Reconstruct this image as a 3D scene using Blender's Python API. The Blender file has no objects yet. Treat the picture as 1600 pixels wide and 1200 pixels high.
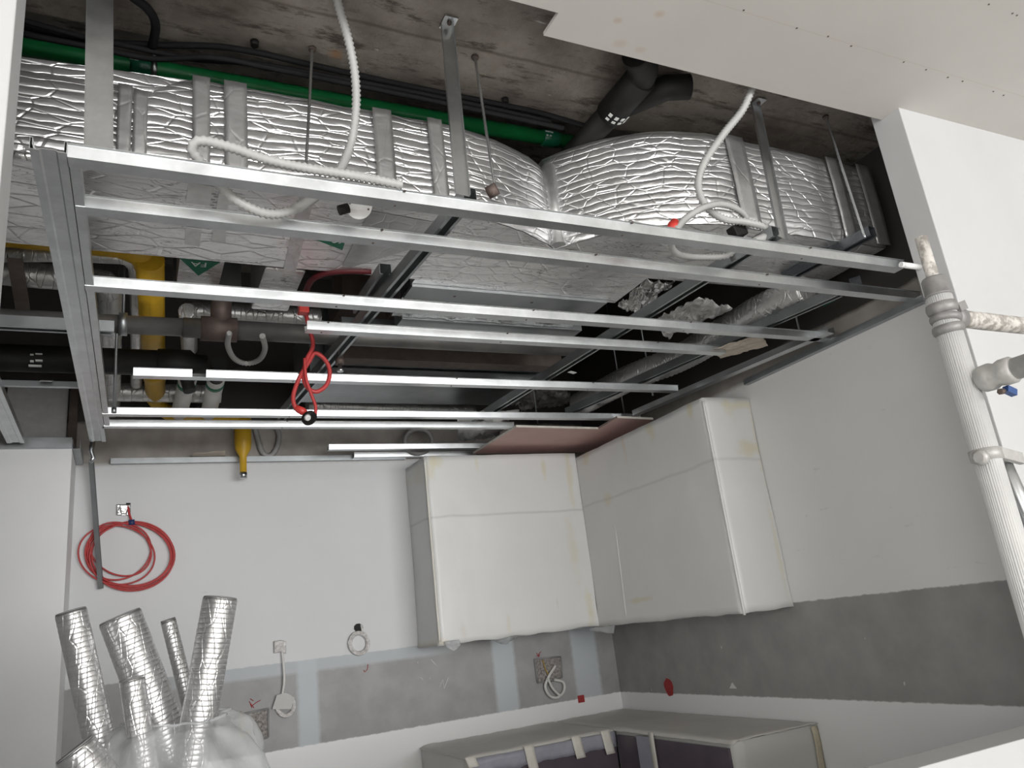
import bpy, bmesh, math, random
from mathutils import Vector, Matrix, noise
random.seed(7)

# ------------------------------------------------------------------ camera, light, exposure
E = 1.5                                   # eye height above the floor
scn = bpy.context.scene
COL = scn.collection
RX = (0.89986762, 0.02669014, 0.43534572)
RY = (-0.42097049, 0.31428977, 0.8508853)
RZ = (-0.11411446, -0.94895183, 0.29405495)
cam_d = bpy.data.cameras.new('camera')
cam = bpy.data.objects.new('camera', cam_d)
COL.objects.link(cam)
cam_d.sensor_width = 36.0
cam_d.lens = 1224.0 / 1600.0 * 36.0
cam_d.clip_start = 0.02
M = Matrix(((RX[0], -RX[1], -RX[2], 0), (RY[0], -RY[1], -RY[2], 0), (RZ[0], -RZ[1], -RZ[2], 0), (0, 0, 0, 1)))
cam.matrix_world = Matrix.Translation((0, 0, E)) @ M
scn.camera = cam

scn.view_settings.view_transform = 'Standard'
scn.view_settings.look = 'None'
scn.view_settings.gamma = 1.0
scn.view_settings.use_curve_mapping = False
scn.view_settings.exposure = 0.0

world = bpy.data.worlds.new('world')
scn.world = world
world.use_nodes = True
wb = world.node_tree.nodes['Background']
wb.inputs[0].default_value = (0.75, 0.85, 1.0, 1)
wb.inputs[1].default_value = 0.6


def area(name, loc, rot, sx, sy, power, color):
    d = bpy.data.lights.new(name, 'AREA')
    d.shape = 'RECTANGLE'
    d.size = sx
    d.size_y = sy
    d.energy = power
    d.color = color
    o = bpy.data.objects.new(name, d)
    COL.objects.link(o)
    o.location = loc
    o.rotation_euler = rot
    return o


# daylight through the large window opening in the wall behind the viewer
area('window_daylight', (2.5, -10.1, E + 0.2), (math.pi / 2, 0, 0), 8.8, 2.8, 1000, (1.0, 0.99, 0.975))

# added fill light at the outer room's left wall, lifts faces turned left
area('side_fill_light', (-4.05, -2.9, E + 0.1), (0, -math.pi / 2, 0), 2.4, 5.6, 150, (1.0, 0.99, 0.975))

# ------------------------------------------------------------------ helpers
OFF = {}


def ray(u, v):
    d = Vector((u - 800, v - 600, 1224.0)).normalized()
    return Vector((Vector(RX).dot(d), Vector(RY).dot(d), Vector(RZ).dot(d)))


def at(u, v, x=None, y=None, z=None):
    """point (relative to the eye) on a real plane of the room, measured from the photograph"""
    d = ray(u, v)
    if x is not None:
        return d * (x / d.x)
    if y is not None:
        return d * (y / d.y)
    return d * (z / d.z)


V = lambda *a: Vector(a)


def link(o):
    COL.objects.link(o)
    return o


def tag(o, label=None, cat=None, group=None, kind=None):
    if label:
        o['label'] = label
    if cat:
        o['category'] = cat
    if group:
        o['group'] = group
    if kind:
        o['kind'] = kind
    return o


def thing(name, label, cat, loc, group=None):
    o = link(bpy.data.objects.new(name, None))
    o.empty_display_size = 0.05
    L = Vector(loc) + V(0, 0, E)
    o.location = L
    OFF[o.name] = L
    return tag(o, label, cat, group)


class MB:
    def __init__(s):
        s.bm = bmesh.new()

    def box(s, lo, hi):
        lo = Vector(lo)
        hi = Vector(hi)
        return s.obox((lo + hi) / 2, V((hi.x - lo.x) / 2, 0, 0), V(0, (hi.y - lo.y) / 2, 0), V(0, 0, (hi.z - lo.z) / 2))

    def obox(s, c, a, b, d):
        c, a, b, d = map(Vector, (c, a, b, d))
        if a.cross(b).dot(d) < 0:
            a = -a
        vs = [s.bm.verts.new(c + i * a + j * b + k * d) for k in (-1, 1) for j in (-1, 1) for i in (-1, 1)]
        for f in ((0, 2, 3, 1), (4, 5, 7, 6), (0, 1, 5, 4), (2, 6, 7, 3), (0, 4, 6, 2), (1, 3, 7, 5)):
            s.bm.faces.new([vs[i] for i in f])
        return s

    def prism(s, pts, vec):
        """closed outline extruded along vec"""
        pts = [Vector(p) for p in pts]
        vec = Vector(vec)
        n = V(0, 0, 0)
        for i in range(len(pts)):
            n += pts[i].cross(pts[(i + 1) % len(pts)])
        if n.dot(vec) > 0:
            pts = pts[::-1]
        a = [s.bm.verts.new(p) for p in pts]
        b = [s.bm.verts.new(p + vec) for p in pts]
        s.bm.faces.new(a)
        s.bm.faces.new(b[::-1])
        k = len(pts)
        for i in range(k):
            s.bm.faces.new((a[i], b[i], b[(i + 1) % k], a[(i + 1) % k]))
        return s

    def bar(s, p0, p1, prof, t=0.0012, up=(0, 0, 1), closed=False):
        """straight cold-formed section: open profile [(side, up)...] of sheet thickness t swept p0->p1"""
        p0 = Vector(p0)
        p1 = Vector(p1)
        ax = (p1 - p0).normalized()
        side = ax.cross(Vector(up)).normalized()
        upv = side.cross(ax).normalized()
        if closed:
            out = prof
        else:
            P = [Vector((a, b)) for a, b in prof]
            L = []
            for i, p in enumerate(P):
                d1 = (P[i] - P[i - 1]).normalized() if i else None
                d2 = (P[i + 1] - P[i]).normalized() if i < len(P) - 1 else None
                if d1 is None:
                    d1 = d2
                if d2 is None:
                    d2 = d1
                n1 = Vector((-d1.y, d1.x))
                n2 = Vector((-d2.y, d2.x))
                m = n1 + n2
                m = m / max(0.3, m.length_squared) * 2
                L.append(p + m * t)
            out = [tuple(p) for p in P] + [tuple(p) for p in L[::-1]]
        pts = [p0 + side * a + upv * b for a, b in out]
        vec = p1 - p0
        a = [s.bm.verts.new(p) for p in pts]
        b = [s.bm.verts.new(p + vec) for p in pts]
        k = len(pts)
        for i in range(k):
            s.bm.faces.new((a[i], a[(i + 1) % k], b[(i + 1) % k], b[i]))
        if closed:
            s.bm.faces.new(a)
            s.bm.faces.new(b)
        else:
            h = k // 2
            for i in range(h - 1):
                s.bm.faces.new((a[i], a[i + 1], a[k - 2 - i], a[k - 1 - i]))
                s.bm.faces.new((b[i], b[i + 1], b[k - 2 - i], b[k - 1 - i]))
        return s

    def tube(s, pts, r, seg=14, cap=True, rf=None, ell=None):
        pts = [Vector(p) for p in pts]
        n = len(pts)
        t0 = (pts[1] - pts[0]).normalized()
        ref = V(0, 0, 1) if abs(t0.z) < 0.9 else V(1, 0, 0)
        u = t0.cross(ref).normalized()
        rings = []
        for i, p in enumerate(pts):
            if i == 0:
                t = t0
            elif i == n - 1:
                t = (pts[-1] - pts[-2]).normalized()
            else:
                t = ((pts[i + 1] - p).normalized() + (p - pts[i - 1]).normalized()).normalized()
            u = (u - t * u.dot(t)).normalized()
            w = t.cross(u)
            ring = []
            for k in range(seg):
                a = 2 * math.pi * k / seg
                rr = r if rf is None else rf(i, a)
                ring.append(s.bm.verts.new(p + (u * math.cos(a) + w * math.sin(a)) * rr))
            rings.append(ring)
        for i in range(n - 1):
            for k in range(seg):
                f = s.bm.faces.new((rings[i][k], rings[i][(k + 1) % seg], rings[i + 1][(k + 1) % seg], rings[i + 1][k]))
                f.smooth = True
        if cap:
            s.bm.faces.new(rings[0][::-1])
            s.bm.faces.new(rings[-1])
        return s

    def lathe(s, p, axis, prof, seg=20):
        """prof: [(distance along axis, radius)...]"""
        axis = Vector(axis).normalized()
        p = Vector(p)
        ref = V(0, 0, 1) if abs(axis.z) < 0.9 else V(1, 0, 0)
        u = axis.cross(ref).normalized()
        w = axis.cross(u)
        rings = [[s.bm.verts.new(p + axis * d + (u * math.cos(2 * math.pi * k / seg) + w * math.sin(2 * math.pi * k / seg)) * r) for k in range(seg)] for d, r in prof]
        for i in range(len(rings) - 1):
            for k in range(seg):
                f = s.bm.faces.new((rings[i][k], rings[i][(k + 1) % seg], rings[i + 1][(k + 1) % seg], rings[i + 1][k]))
                f.smooth = True
        s.bm.faces.new(rings[0][::-1])
        s.bm.faces.new(rings[-1])
        return s

    def grid(s, fn, nu, nv, smooth=True):
        g = [[s.bm.verts.new(fn(i / nu, j / nv)) for j in range(nv + 1)] for i in range(nu + 1)]
        for i in range(nu):
            for j in range(nv):
                f = s.bm.faces.new((g[i][j], g[i + 1][j], g[i + 1][j + 1], g[i][j + 1]))
                f.smooth = smooth
        return s

    def build(s, name, mat, parent=None, label=None, solid=0, bevel=0, weld=False, flip=True):
        bm = s.bm
        if weld:
            bmesh.ops.remove_doubles(bm, verts=bm.verts, dist=1e-4)
        if flip:
            bmesh.ops.recalc_face_normals(bm, faces=bm.faces)
        for v in bm.verts:
            v.co.z += E
        if parent is not None:
            L = OFF[parent.name]
        elif parent is None:
            lo = V(1e9, 1e9, 1e9)
            hi = -lo
            for v in bm.verts:
                for i in range(3):
                    lo[i] = min(lo[i], v.co[i])
                    hi[i] = max(hi[i], v.co[i])
            L = V((lo.x + hi.x) / 2, (lo.y + hi.y) / 2, lo.z)
            if s.__dict__.get('world'):
                L = V(0, 0, 0)
        for v in bm.verts:
            v.co -= L
        me = bpy.data.meshes.new(name)
        bm.to_mesh(me)
        bm.free()
        me.materials.append(mat)
        o = link(bpy.data.objects.new(name, me))
        if parent is not None:
            o.parent = parent
        else:
            o.location = L
        OFF[o.name] = L
        if label:
            o['label'] = label
        if solid:
            m = o.modifiers.new('thickness', 'SOLIDIFY')
            m.thickness = solid
        if bevel:
            m = o.modifiers.new('edges', 'BEVEL')
            m.width = bevel
            m.segments = 2
        return o


def catmull(pts, per=10):
    P = [Vector(p) for p in pts]
    P = [P[0] * 2 - P[1]] + P + [P[-1] * 2 - P[-2]]
    out = []
    for i in range(1, len(P) - 2):
        p0, p1, p2, p3 = P[i - 1], P[i], P[i + 1], P[i + 2]
        for k in range(per):
            t = k / per
            out.append(0.5 * ((2 * p1) + (p2 - p0) * t + (2 * p0 - 5 * p1 + 4 * p2 - p3) * t * t + (3 * p1 - p0 - 3 * p2 + p3) * t ** 3))
    out.append(P[-2])
    return out


def resample(pts, step):
    out = [pts[0]]
    acc = 0.0
    for a, b in zip(pts, pts[1:]):
        d = (b - a).length
        if d < 1e-9:
            continue
        while acc + d >= step:
            k = (step - acc) / d
            a = a.lerp(b, k)
            out.append(a)
            d = (b - a).length
            acc = 0.0
        acc += d
    if (out[-1] - pts[-1]).length > step * 0.3:
        out.append(pts[-1])
    return out


def corrugated(mb, pts, r, pitch=0.0135, amp=0.17, seg=12):
    p = resample(catmull(pts, 16), pitch / 2)
    return mb.tube(p, r, seg, rf=lambda i, a: r * (1 + (amp if i % 2 else -amp)))


# ------------------------------------------------------------------ materials
class NT:
    def __init__(s, name):
        s.m = bpy.data.materials.new(name)
        s.m.use_nodes = True
        s.t = s.m.node_tree
        s.b = s.t.nodes['Principled BSDF']
        s.co = None

    def n(s, typ, **k):
        nd = s.t.nodes.new(typ)
        for a, b in k.items():
            setattr(nd, a, b)
        return nd

    def put(s, a, sock):
        if isinstance(a, (int, float)):
            sock.default_value = a
        elif isinstance(a, tuple):
            sock.default_value = a if len(a) == len(sock.default_value) else a + (1,)
        else:
            s.t.links.new(a, sock)

    def coord(s):
        if s.co is None:
            s.co = s.n('ShaderNodeTexCoord').outputs['Object']
        return s.co

    def xyz(s):
        nd = s.n('ShaderNodeSeparateXYZ')
        s.t.links.new(s.coord(), nd.inputs[0])
        return nd.outputs

    def map(s, scale, loc=(0, 0, 0), rot=(0, 0, 0)):
        nd = s.n('ShaderNodeMapping')
        s.t.links.new(s.coord(), nd.inputs[0])
        nd.inputs['Scale'].default_value = scale
        nd.inputs['Location'].default_value = loc
        nd.inputs['Rotation'].default_value = rot
        return nd.outputs[0]

    def noise(s, scale, detail=3, rough=0.55, vec=None, dist=0.0):
        nd = s.n('ShaderNodeTexNoise')
        s.t.links.new(vec if vec is not None else s.coord(), nd.inputs['Vector'])
        nd.inputs['Scale'].default_value = scale
        nd.inputs['Detail'].default_value = detail
        nd.inputs['Roughness'].default_value = rough
        nd.inputs['Distortion'].default_value = dist
        return nd.outputs['Fac']

    def vor(s, scale, vec=None, feature='DISTANCE_TO_EDGE'):
        nd = s.n('ShaderNodeTexVoronoi', feature=feature)
        s.t.links.new(vec if vec is not None else s.coord(), nd.inputs['Vector'])
        nd.inputs['Scale'].default_value = scale
        return nd.outputs['Distance']

    def math(s, op, a, b=0.0, c=0.0):
        nd = s.n('ShaderNodeMath', operation=op)
        for i, v in enumerate((a, b, c)):
            s.put(v, nd.inputs[i])
        return nd.outputs[0]

    def ramp(s, f, a, b):
        nd = s.n('ShaderNodeMapRange')
        s.put(f, nd.inputs[0])
        nd.inputs[1].default_value = a
        nd.inputs[2].default_value = b
        return nd.outputs[0]

    def mix(s, f, a, b):
        nd = s.n('ShaderNodeMix', data_type='RGBA')
        s.put(f, nd.inputs[0])
        s.put(a, nd.inputs[6])
        s.put(b, nd.inputs[7])
        return nd.outputs[2]

    def rng(s, v, lo, hi, soft=0.004):
        """1 inside lo..hi"""
        return s.math('MULTIPLY', s.ramp(v, lo - soft, lo + soft), s.ramp(v, hi + soft, hi - soft))

    def spot(s, c, r, hard=0.35, nz=None):
        """soft-edged stain: c, r in object space"""
        q = s.n('ShaderNodeVectorMath', operation='SUBTRACT')
        s.t.links.new(s.coord(), q.inputs[0])
        q.inputs[1].default_value = c
        q2 = s.n('ShaderNodeVectorMath', operation='DIVIDE')
        s.t.links.new(q.outputs[0], q2.inputs[0])
        q2.inputs[1].default_value = r
        q3 = s.n('ShaderNodeVectorMath', operation='LENGTH')
        s.t.links.new(q2.outputs[0], q3.inputs[0])
        d = q3.outputs['Value']
        if nz is not None:
            d = s.math('ADD', d, s.math('MULTIPLY', s.math('SUBTRACT', nz, 0.5), 1.6))
        return s.ramp(d, 1.0, 1.0 - hard)

    def bump(s, h, strength=0.3, dist=0.01, prev=None):
        nd = s.n('ShaderNodeBump')
        nd.inputs['Strength'].default_value = strength
        nd.inputs['Distance'].default_value = dist
        s.put(h, nd.inputs['Height'])
        if prev is not None:
            s.t.links.new(prev, nd.inputs['Normal'])
        return nd.outputs[0]

    def fin(s, color, rough=0.5, metal=0.0, normal=None, alpha=None, spec=None, trans=None):
        s.put(color, s.b.inputs['Base Color'])
        s.put(rough, s.b.inputs['Roughness'])
        s.put(metal, s.b.inputs['Metallic'])
        if normal is not None:
            s.t.links.new(normal, s.b.inputs['Normal'])
        if alpha is not None:
            s.put(alpha, s.b.inputs['Alpha'])
        if spec is not None:
            s.b.inputs['Specular IOR Level'].default_value = spec
        if trans is not None:
            s.b.inputs['Transmission Weight'].default_value = trans
        return s.m


def simple(name, col, rough=0.5, metal=0.0, var=0.12, sc=18, bump=0.0, bsc=60, spec=None):
    t = NT(name)
    n = t.noise(sc, 4)
    dark = tuple(c * (1 - var) for c in col)
    lite = tuple(min(1, c * (1 + var)) for c in col)
    c = t.mix(t.ramp(n, 0.3, 0.7), dark, lite)
    nm = t.bump(t.noise(bsc, 3), bump, 0.004) if bump else None
    return t.fin(c, rough, metal, nm, spec=spec)


def galv(name, col=(0.60, 0.62, 0.63), rough=0.32):
    t = NT(name)
    n = t.noise(9, 4)
    sp = t.vor(70, feature='F1')
    c = t.mix(t.ramp(n, 0.3, 0.7), tuple(x * 0.86 for x in col), tuple(min(1, x * 1.1) for x in col))
    c = t.mix(t.math('MULTIPLY', t.ramp(sp, 0.2, 0.9), 0.15), c, (0.4, 0.42, 0.44))
    r = t.math('ADD', rough - 0.05, t.math('MULTIPLY', n, 0.12))
    return t.fin(c, r, 1.0, t.bump(t.noise(5, 2), 0.12, 0.02))


def foil(name, k=(2.2, 30, 30), crease=0.9, col=(0.80, 0.80, 0.80), rough=0.3, ridges=0.0, n_amt=0.9, metal=0.9, streak=0.0, axis=None, wob=7.0, ramt=0.75):
    t = NT(name)
    warp = t.noise(3.5, 3)
    n1 = t.noise(1.0, 3, 0.6, t.map(k), 0.6)
    n2 = t.noise(1.0, 4, 0.65, t.map(tuple(x * 2.6 for x in k), (3, 1, 7)), 0.4)
    v = t.vor(1.0, t.map((k[0] * 2.6, k[1] * 0.75, k[2] * 0.75), (1, 2, 3), (0.0, 0.5, 0.25)))
    cr = t.ramp(v, 0.0, 0.05)
    h = t.math('ADD', t.math('MULTIPLY', n1, n_amt), t.math('MULTIPLY', n2, n_amt * 0.4))
    if ridges:
        z = t.xyz()[2]
        if axis is not None:
            dn = t.n('ShaderNodeVectorMath', operation='DOT_PRODUCT')
            t.t.links.new(t.coord(), dn.inputs[0])
            dn.inputs[1].default_value = tuple(axis)
            z = dn.outputs['Value']
        w = t.math('ADD', t.math('MULTIPLY', z, ridges), t.math('MULTIPLY', warp, wob))
        sw = t.math('POWER', t.math('ABSOLUTE', t.math('SINE', w)), 0.22)
        h = t.math('ADD', h, t.math('MULTIPLY', sw, ramt))
    h = t.math('ADD', h, t.math('MULTIPLY', cr, 0.45 * crease))
    nm = t.bump(h, 0.7, 0.010)
    c = t.mix(t.ramp(n2, 0.35, 0.62), tuple(x * 0.86 for x in col), col)
    if streak:
        s0 = t.math('FRACT', t.math('MULTIPLY', t.noise(1.0, 3, 0.6, t.map((k[0] * 1.2, k[1] * 0.9, k[2] * 0.9), (5, 2, 8)), 0.8), 11.0))
        s1 = t.math('MULTIPLY', t.ramp(t.math('ABSOLUTE', t.math('SUBTRACT', s0, 0.5)), 0.10, 0.03), t.ramp(t.noise(7, 3), 0.38, 0.56))
        c = t.mix(t.math('MULTIPLY', s1, streak), c, (0.22, 0.21, 0.20))
    return t.fin(c, rough, metal, nm)


def wall_band(name, base, band, axis, strips, dark=1.36):
    """white painted wall; an unfinished grey board band between two heights, filler over its joints"""
    t = NT(name)
    X = t.xyz()
    n = t.noise(30, 3)
    nb = t.noise(2.5, 4)
    z = t.math('ADD', X[2], t.math('MULTIPLY', t.math('SUBTRACT', n, 0.5), 0.012))
    a = t.math('ADD', X[axis], t.math('MULTIPLY', t.math('SUBTRACT', n, 0.5), 0.016))
    white = t.mix(t.ramp(nb, 0.3, 0.7), tuple(c * 0.96 for c in base), base)
    scuff = t.ramp(t.noise(1.0, 6, 0.7, t.map((9, 9, 26))), 0.655, 0.74)
    white = t.mix(t.math('MULTIPLY', scuff, 0.28), white, (0.33, 0.31, 0.29))
    g = t.mix(t.ramp(t.noise(7, 5), 0.3, 0.7), tuple(c * 0.88 for c in band), tuple(c * 1.08 for c in band))
    fil = (0.53, 0.57, 0.60)
    for lo, hi in strips:
        g = t.mix(t.math('MULTIPLY', t.rng(a, lo, hi, 0.012), 0.92), g, fil)
    if axis == 0:
        g = t.mix(t.math('MULTIPLY', t.math('MULTIPLY', t.rng(z, E - 0.11, E + 0.1, 0.010), t.rng(X[0], 0.2, 1.75, 0.1)), 0.75), g, fil)
    fleck = t.ramp(t.noise(1.0, 2, 0.5, t.map((28, 28, 20))), 0.76, 0.80)
    g = t.mix(t.math('MULTIPLY', fleck, 0.7), g, (0.75, 0.76, 0.75))
    white = t.mix(t.ramp(z, E - 0.480, E - 0.496), white, (0.86, 0.865, 0.87))
    m = t.rng(z, E - 0.492, E - 0.045, 0.003)
    c = t.mix(m, white, g)
    # bare plaster above the ceiling line
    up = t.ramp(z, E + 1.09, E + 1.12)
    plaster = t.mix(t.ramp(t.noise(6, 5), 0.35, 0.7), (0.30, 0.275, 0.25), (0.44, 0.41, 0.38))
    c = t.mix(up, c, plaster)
    c = t.mix(t.ramp(t.math('ADD', z, t.math('MULTIPLY', t.noise(4, 4), 0.05)), E + dark, E + dark + 0.02), c, (0.05, 0.045, 0.04))  # shade of the ceiling void painted in: wall goes near black higher up
    return t.fin(c, 0.62, 0.0, t.bump(t.noise(45, 3), 0.05, 0.004))


MT = {}
MT['white'] = simple('white_wall_paint', (0.80, 0.81, 0.815), 0.6, var=0.025, sc=3, bump=0.04)
MT['bright'] = simple('fresh_white_paint', (0.90, 0.905, 0.91), 0.6, var=0.02, sc=3, bump=0.04)
MT['outer'] = simple('outer_room_paint', (0.42, 0.42, 0.41), 0.7, var=0.03, sc=3)
MT['front'] = simple('front_wall_paint', (0.54, 0.545, 0.55), 0.6, var=0.025, sc=3, bump=0.04)
sx = [at(465, 1080, y=4.77).x, at(497, 1080, y=4.77).x, at(772, 1050, y=4.77).x, at(806, 1050, y=4.77).x, at(895, 1030, y=4.77).x, at(934, 1030, y=4.77).x]
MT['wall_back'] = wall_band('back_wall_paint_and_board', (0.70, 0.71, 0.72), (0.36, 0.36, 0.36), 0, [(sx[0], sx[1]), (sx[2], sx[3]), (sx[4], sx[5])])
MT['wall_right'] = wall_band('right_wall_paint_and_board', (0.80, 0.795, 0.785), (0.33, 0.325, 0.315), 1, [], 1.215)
MT['floor'] = simple('screed_floor', (0.72, 0.71, 0.69), 0.7, var=0.1, sc=4)
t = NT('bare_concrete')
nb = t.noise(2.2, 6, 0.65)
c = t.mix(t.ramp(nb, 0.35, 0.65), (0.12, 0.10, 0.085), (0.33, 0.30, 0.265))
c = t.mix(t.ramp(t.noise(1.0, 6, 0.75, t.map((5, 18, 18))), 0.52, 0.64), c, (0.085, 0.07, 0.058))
po = at(525, 85, z=1.85)
c = t.mix(t.ramp(t.noise(1.0, 5, 0.75, t.map((6, 22, 22), (4, 4, 4))), 0.66, 0.72), c, (0.50, 0.48, 0.45))
yy = t.math('ADD', t.xyz()[1], t.math('MULTIPLY', t.math('SUBTRACT', t.noise(6, 3), 0.5), 0.02))
c = t.mix(t.math('MULTIPLY', t.rng(yy, 1.925, 1.935, 0.006), 0.7), c, (0.07, 0.05, 0.04))
c = t.mix(t.math('MULTIPLY', t.rng(yy, 1.55, 1.56, 0.006), 0.6), c, (0.07, 0.05, 0.04))
c = t.mix(t.math('MULTIPLY', t.spot((po.x, po.y, E + 1.85), (0.028, 0.028, 0.05), 0.8, t.noise(30, 4)), 0.75), c, (0.40, 0.19, 0.07))
MT['concrete'] = t.fin(c, 0.9, 0, t.bump(t.noise(26, 6, 0.7), 0.6, 0.02))
t = NT('ceiling_plasterboard_paper')
nz = t.noise(9, 4)
c = t.mix(t.ramp(t.noise(2, 4), 0.3, 0.7), (0.59, 0.565, 0.535), (0.635, 0.61, 0.58))
for (u, v, ru, col, k) in ((1030, 22, 0.02, (0.52, 0.37, 0.26), .5), (965, 32, 0.013, (0.52, 0.38, 0.28), .45), (970, 68, 0.028, (0.53, 0.42, 0.33), .4), (1000, 78, 0.02, (0.53, 0.42, 0.33), .35)):
    p = at(u, v, z=1.71)
    c = t.mix(t.math('MULTIPLY', t.spot((p.x, p.y, E + 1.71), (ru * 1.3, ru, 1), 0.7, nz), k), c, col)
p0 = at(1200, 30, z=1.71)
p1 = at(1600, 160, z=1.71)
c = t.mix(t.math('MULTIPLY', t.rng(t.math('ADD', t.xyz()[1], t.math('MULTIPLY', t.noise(3, 2), 0.006)), p0.y + 0.002, p0.y + 0.004, 0.002), 0.35), c, (0.45, 0.33, 0.26))
MT['board'] = t.fin(c, 0.75, 0)
MT['galv'] = galv('galvanised_steel')
MT['galv_dull'] = galv('dull_galvanised_steel', (0.40, 0.42, 0.43), 0.42)
MT['galv_dark'] = galv('dark_coated_steel', (0.16, 0.17, 0.185), 0.5)
MT['foil'] = foil('ribbed_duct_foil', (3.2, 22, 22), 0.5, (0.82, 0.82, 0.825), 0.31, 112.0, 0.36, 0.86)
MT['foil_under'] = foil('creased_duct_foil', (3.0, 20, 20), 0.4, (0.88, 0.875, 0.875), 0.34, 0.0, 0.3, 0.85, 0.75)
MT['foil_pipe'] = foil('pipe_foil', (11, 11, 11), 0.5, (0.70, 0.70, 0.69), 0.38, 0.0, 0.6, 0.75)
MT['foil_bright'] = foil('crumpled_foil', (9, 9, 9), 1.0, (0.82, 0.82, 0.81), 0.26, 0.0, 0.7, 0.9)
MT['tape'] = foil('smooth_foil_tape', (5, 9, 9), 0.2, (0.60, 0.60, 0.60), 0.38, 0.0, 0.3, 0.8)
MT['green_pipe'] = simple('green_pipe_plastic', (0.012, 0.22, 0.065), 0.38, var=0.15)
MT['green_fit'] = simple('dark_green_fitting', (0.008, 0.12, 0.06), 0.3)
MT['green_label'] = simple('green_label_film', (0.006, 0.16, 0.085), 0.45, var=0.05)
MT['label_white'] = simple('white_print', (0.72, 0.74, 0.72), 0.5, var=0.03)
MT['paper'] = simple('white_paper_label', (0.66, 0.66, 0.66), 0.6, var=0.08, sc=30)
MT['print_grey'] = simple('grey_print', (0.25, 0.25, 0.25), 0.6)
MT['black_plastic'] = simple('black_plastic', (0.014, 0.0135, 0.0135), 0.6, var=0.2, spec=0.25)
MT['black_cable'] = simple('black_cable_sheath', (0.010, 0.010, 0.011), 0.75, spec=0.2)
MT['yellow'] = simple('yellow_pipe_paint', (0.60, 0.36, 0.02), 0.42, var=0.12, sc=8)
MT['steel_pipe'] = simple('grey_steel_pipe', (0.17, 0.165, 0.16), 0.45, 0.6, var=0.25, sc=7)
MT['iron'] = simple('rusty_iron_fitting', (0.12, 0.09, 0.08), 0.6, 0.4, var=0.3)
MT['white_pvc'] = simple('white_pvc', (0.68, 0.67, 0.65), 0.4, var=0.05)
MT['grey_pvc'] = simple('grey_conduit_plastic', (0.43, 0.43, 0.42), 0.45, var=0.05)
MT['grey_hose'] = simple('grey_hose_plastic', (0.34, 0.335, 0.33), 0.5, var=0.06)
MT['red_cable'] = simple('red_cable_sheath', (0.48, 0.045, 0.045), 0.42, var=0.12)
MT['red_dark'] = simple('red_hose_rubber', (0.10, 0.008, 0.012), 0.55, var=0.12)
MT['red_paint'] = simple('red_spray_paint', (0.36, 0.03, 0.03), 0.6, var=0.25, sc=60)
MT['red_plastic'] = simple('red_plastic', (0.60, 0.05, 0.04), 0.35)
MT['white_plastic'] = simple('white_plastic', (0.78, 0.78, 0.77), 0.4, var=0.03)
MT['pink_board'] = simple('pink_plasterboard', (0.62, 0.41, 0.38), 0.7, var=0.05, sc=6)
MT['gypsum'] = simple('gypsum_edge', (0.72, 0.68, 0.62), 0.8)
MT['rust'] = simple('rust_brown_metal', (0.12, 0.095, 0.08), 0.7, 0.2, var=0.2)
MT['cardboard'] = simple('cardboard_paper', (0.50, 0.44, 0.37), 0.8, var=0.08)
MT['mortar'] = simple('chipped_mortar', (0.27, 0.25, 0.235), 0.9, var=0.6, sc=70, bump=0.8, bsc=90)
MT['ochre'] = simple('ochre_cable_sheath', (0.40, 0.27, 0.06), 0.5)
MT['blue'] = simple('blue_plastic', (0.03, 0.08, 0.24), 0.4)
MT['blue_tie'] = simple('dark_blue_tie', (0.02, 0.04, 0.13), 0.4)
MT['purple_film'] = simple('purple_grey_film', (0.105, 0.085, 0.105), 0.35, var=0.12, sc=6, bump=0.25, bsc=9)
MT['blue_film'] = simple('bluish_film', (0.34, 0.345, 0.40), 0.35, var=0.08, bump=0.2, bsc=12)
MT['kraft'] = simple('grey_beige_film', (0.62, 0.605, 0.57), 0.5, var=0.06, sc=5, bump=0.25, bsc=10)
MT['mask_tape'] = simple('white_masking_tape', (0.72, 0.70, 0.64), 0.55, var=0.05)
MT['yellow_tape'] = simple('yellowed_tape', (0.52, 0.48, 0.36), 0.5, var=0.12)
MT['alu'] = simple('painted_aluminium_tube', (0.66, 0.66, 0.655), 0.38, 0.25, var=0.06, sc=14)
t = NT('paint_splattered_steel')
c = t.mix(t.ramp(t.noise(45, 5, 0.7), 0.42, 0.56), (0.30, 0.28, 0.255), (0.60, 0.575, 0.54))
MT['splatter'] = t.fin(c, 0.65, 0.1, t.bump(t.noise(60, 4), 0.5, 0.006))
MT['collar'] = simple('grey_cast_clamp', (0.25, 0.245, 0.24), 0.5, 0.3, var=0.15, sc=40, bump=0.2, bsc=80)
MT['clamp'] = simple('light_cast_clamp', (0.42, 0.415, 0.40), 0.5, 0.3, var=0.12, sc=40, bump=0.2, bsc=80)
t = NT('clear_bag_film')
n = t.noise(5, 4)
MT['bag'] = t.fin((0.62, 0.64, 0.65), 0.22, 0.0, t.bump(t.noise(1.0, 4, 0.6, t.map((7, 7, 3))), 0.5, 0.03), alpha=t.math('ADD', 0.26, t.math('MULTIPLY', n, 0.36)))
t = NT('wire_coil_wrap')
MT['coil_wrap'] = t.fin(t.mix(t.ramp(t.noise(60, 4), .35, .65), (0.42, 0.40, 0.39), (0.72, 0.70, 0.69)), 0.35, 0, t.bump(t.noise(40, 3), 0.6, 0.006))


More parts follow.
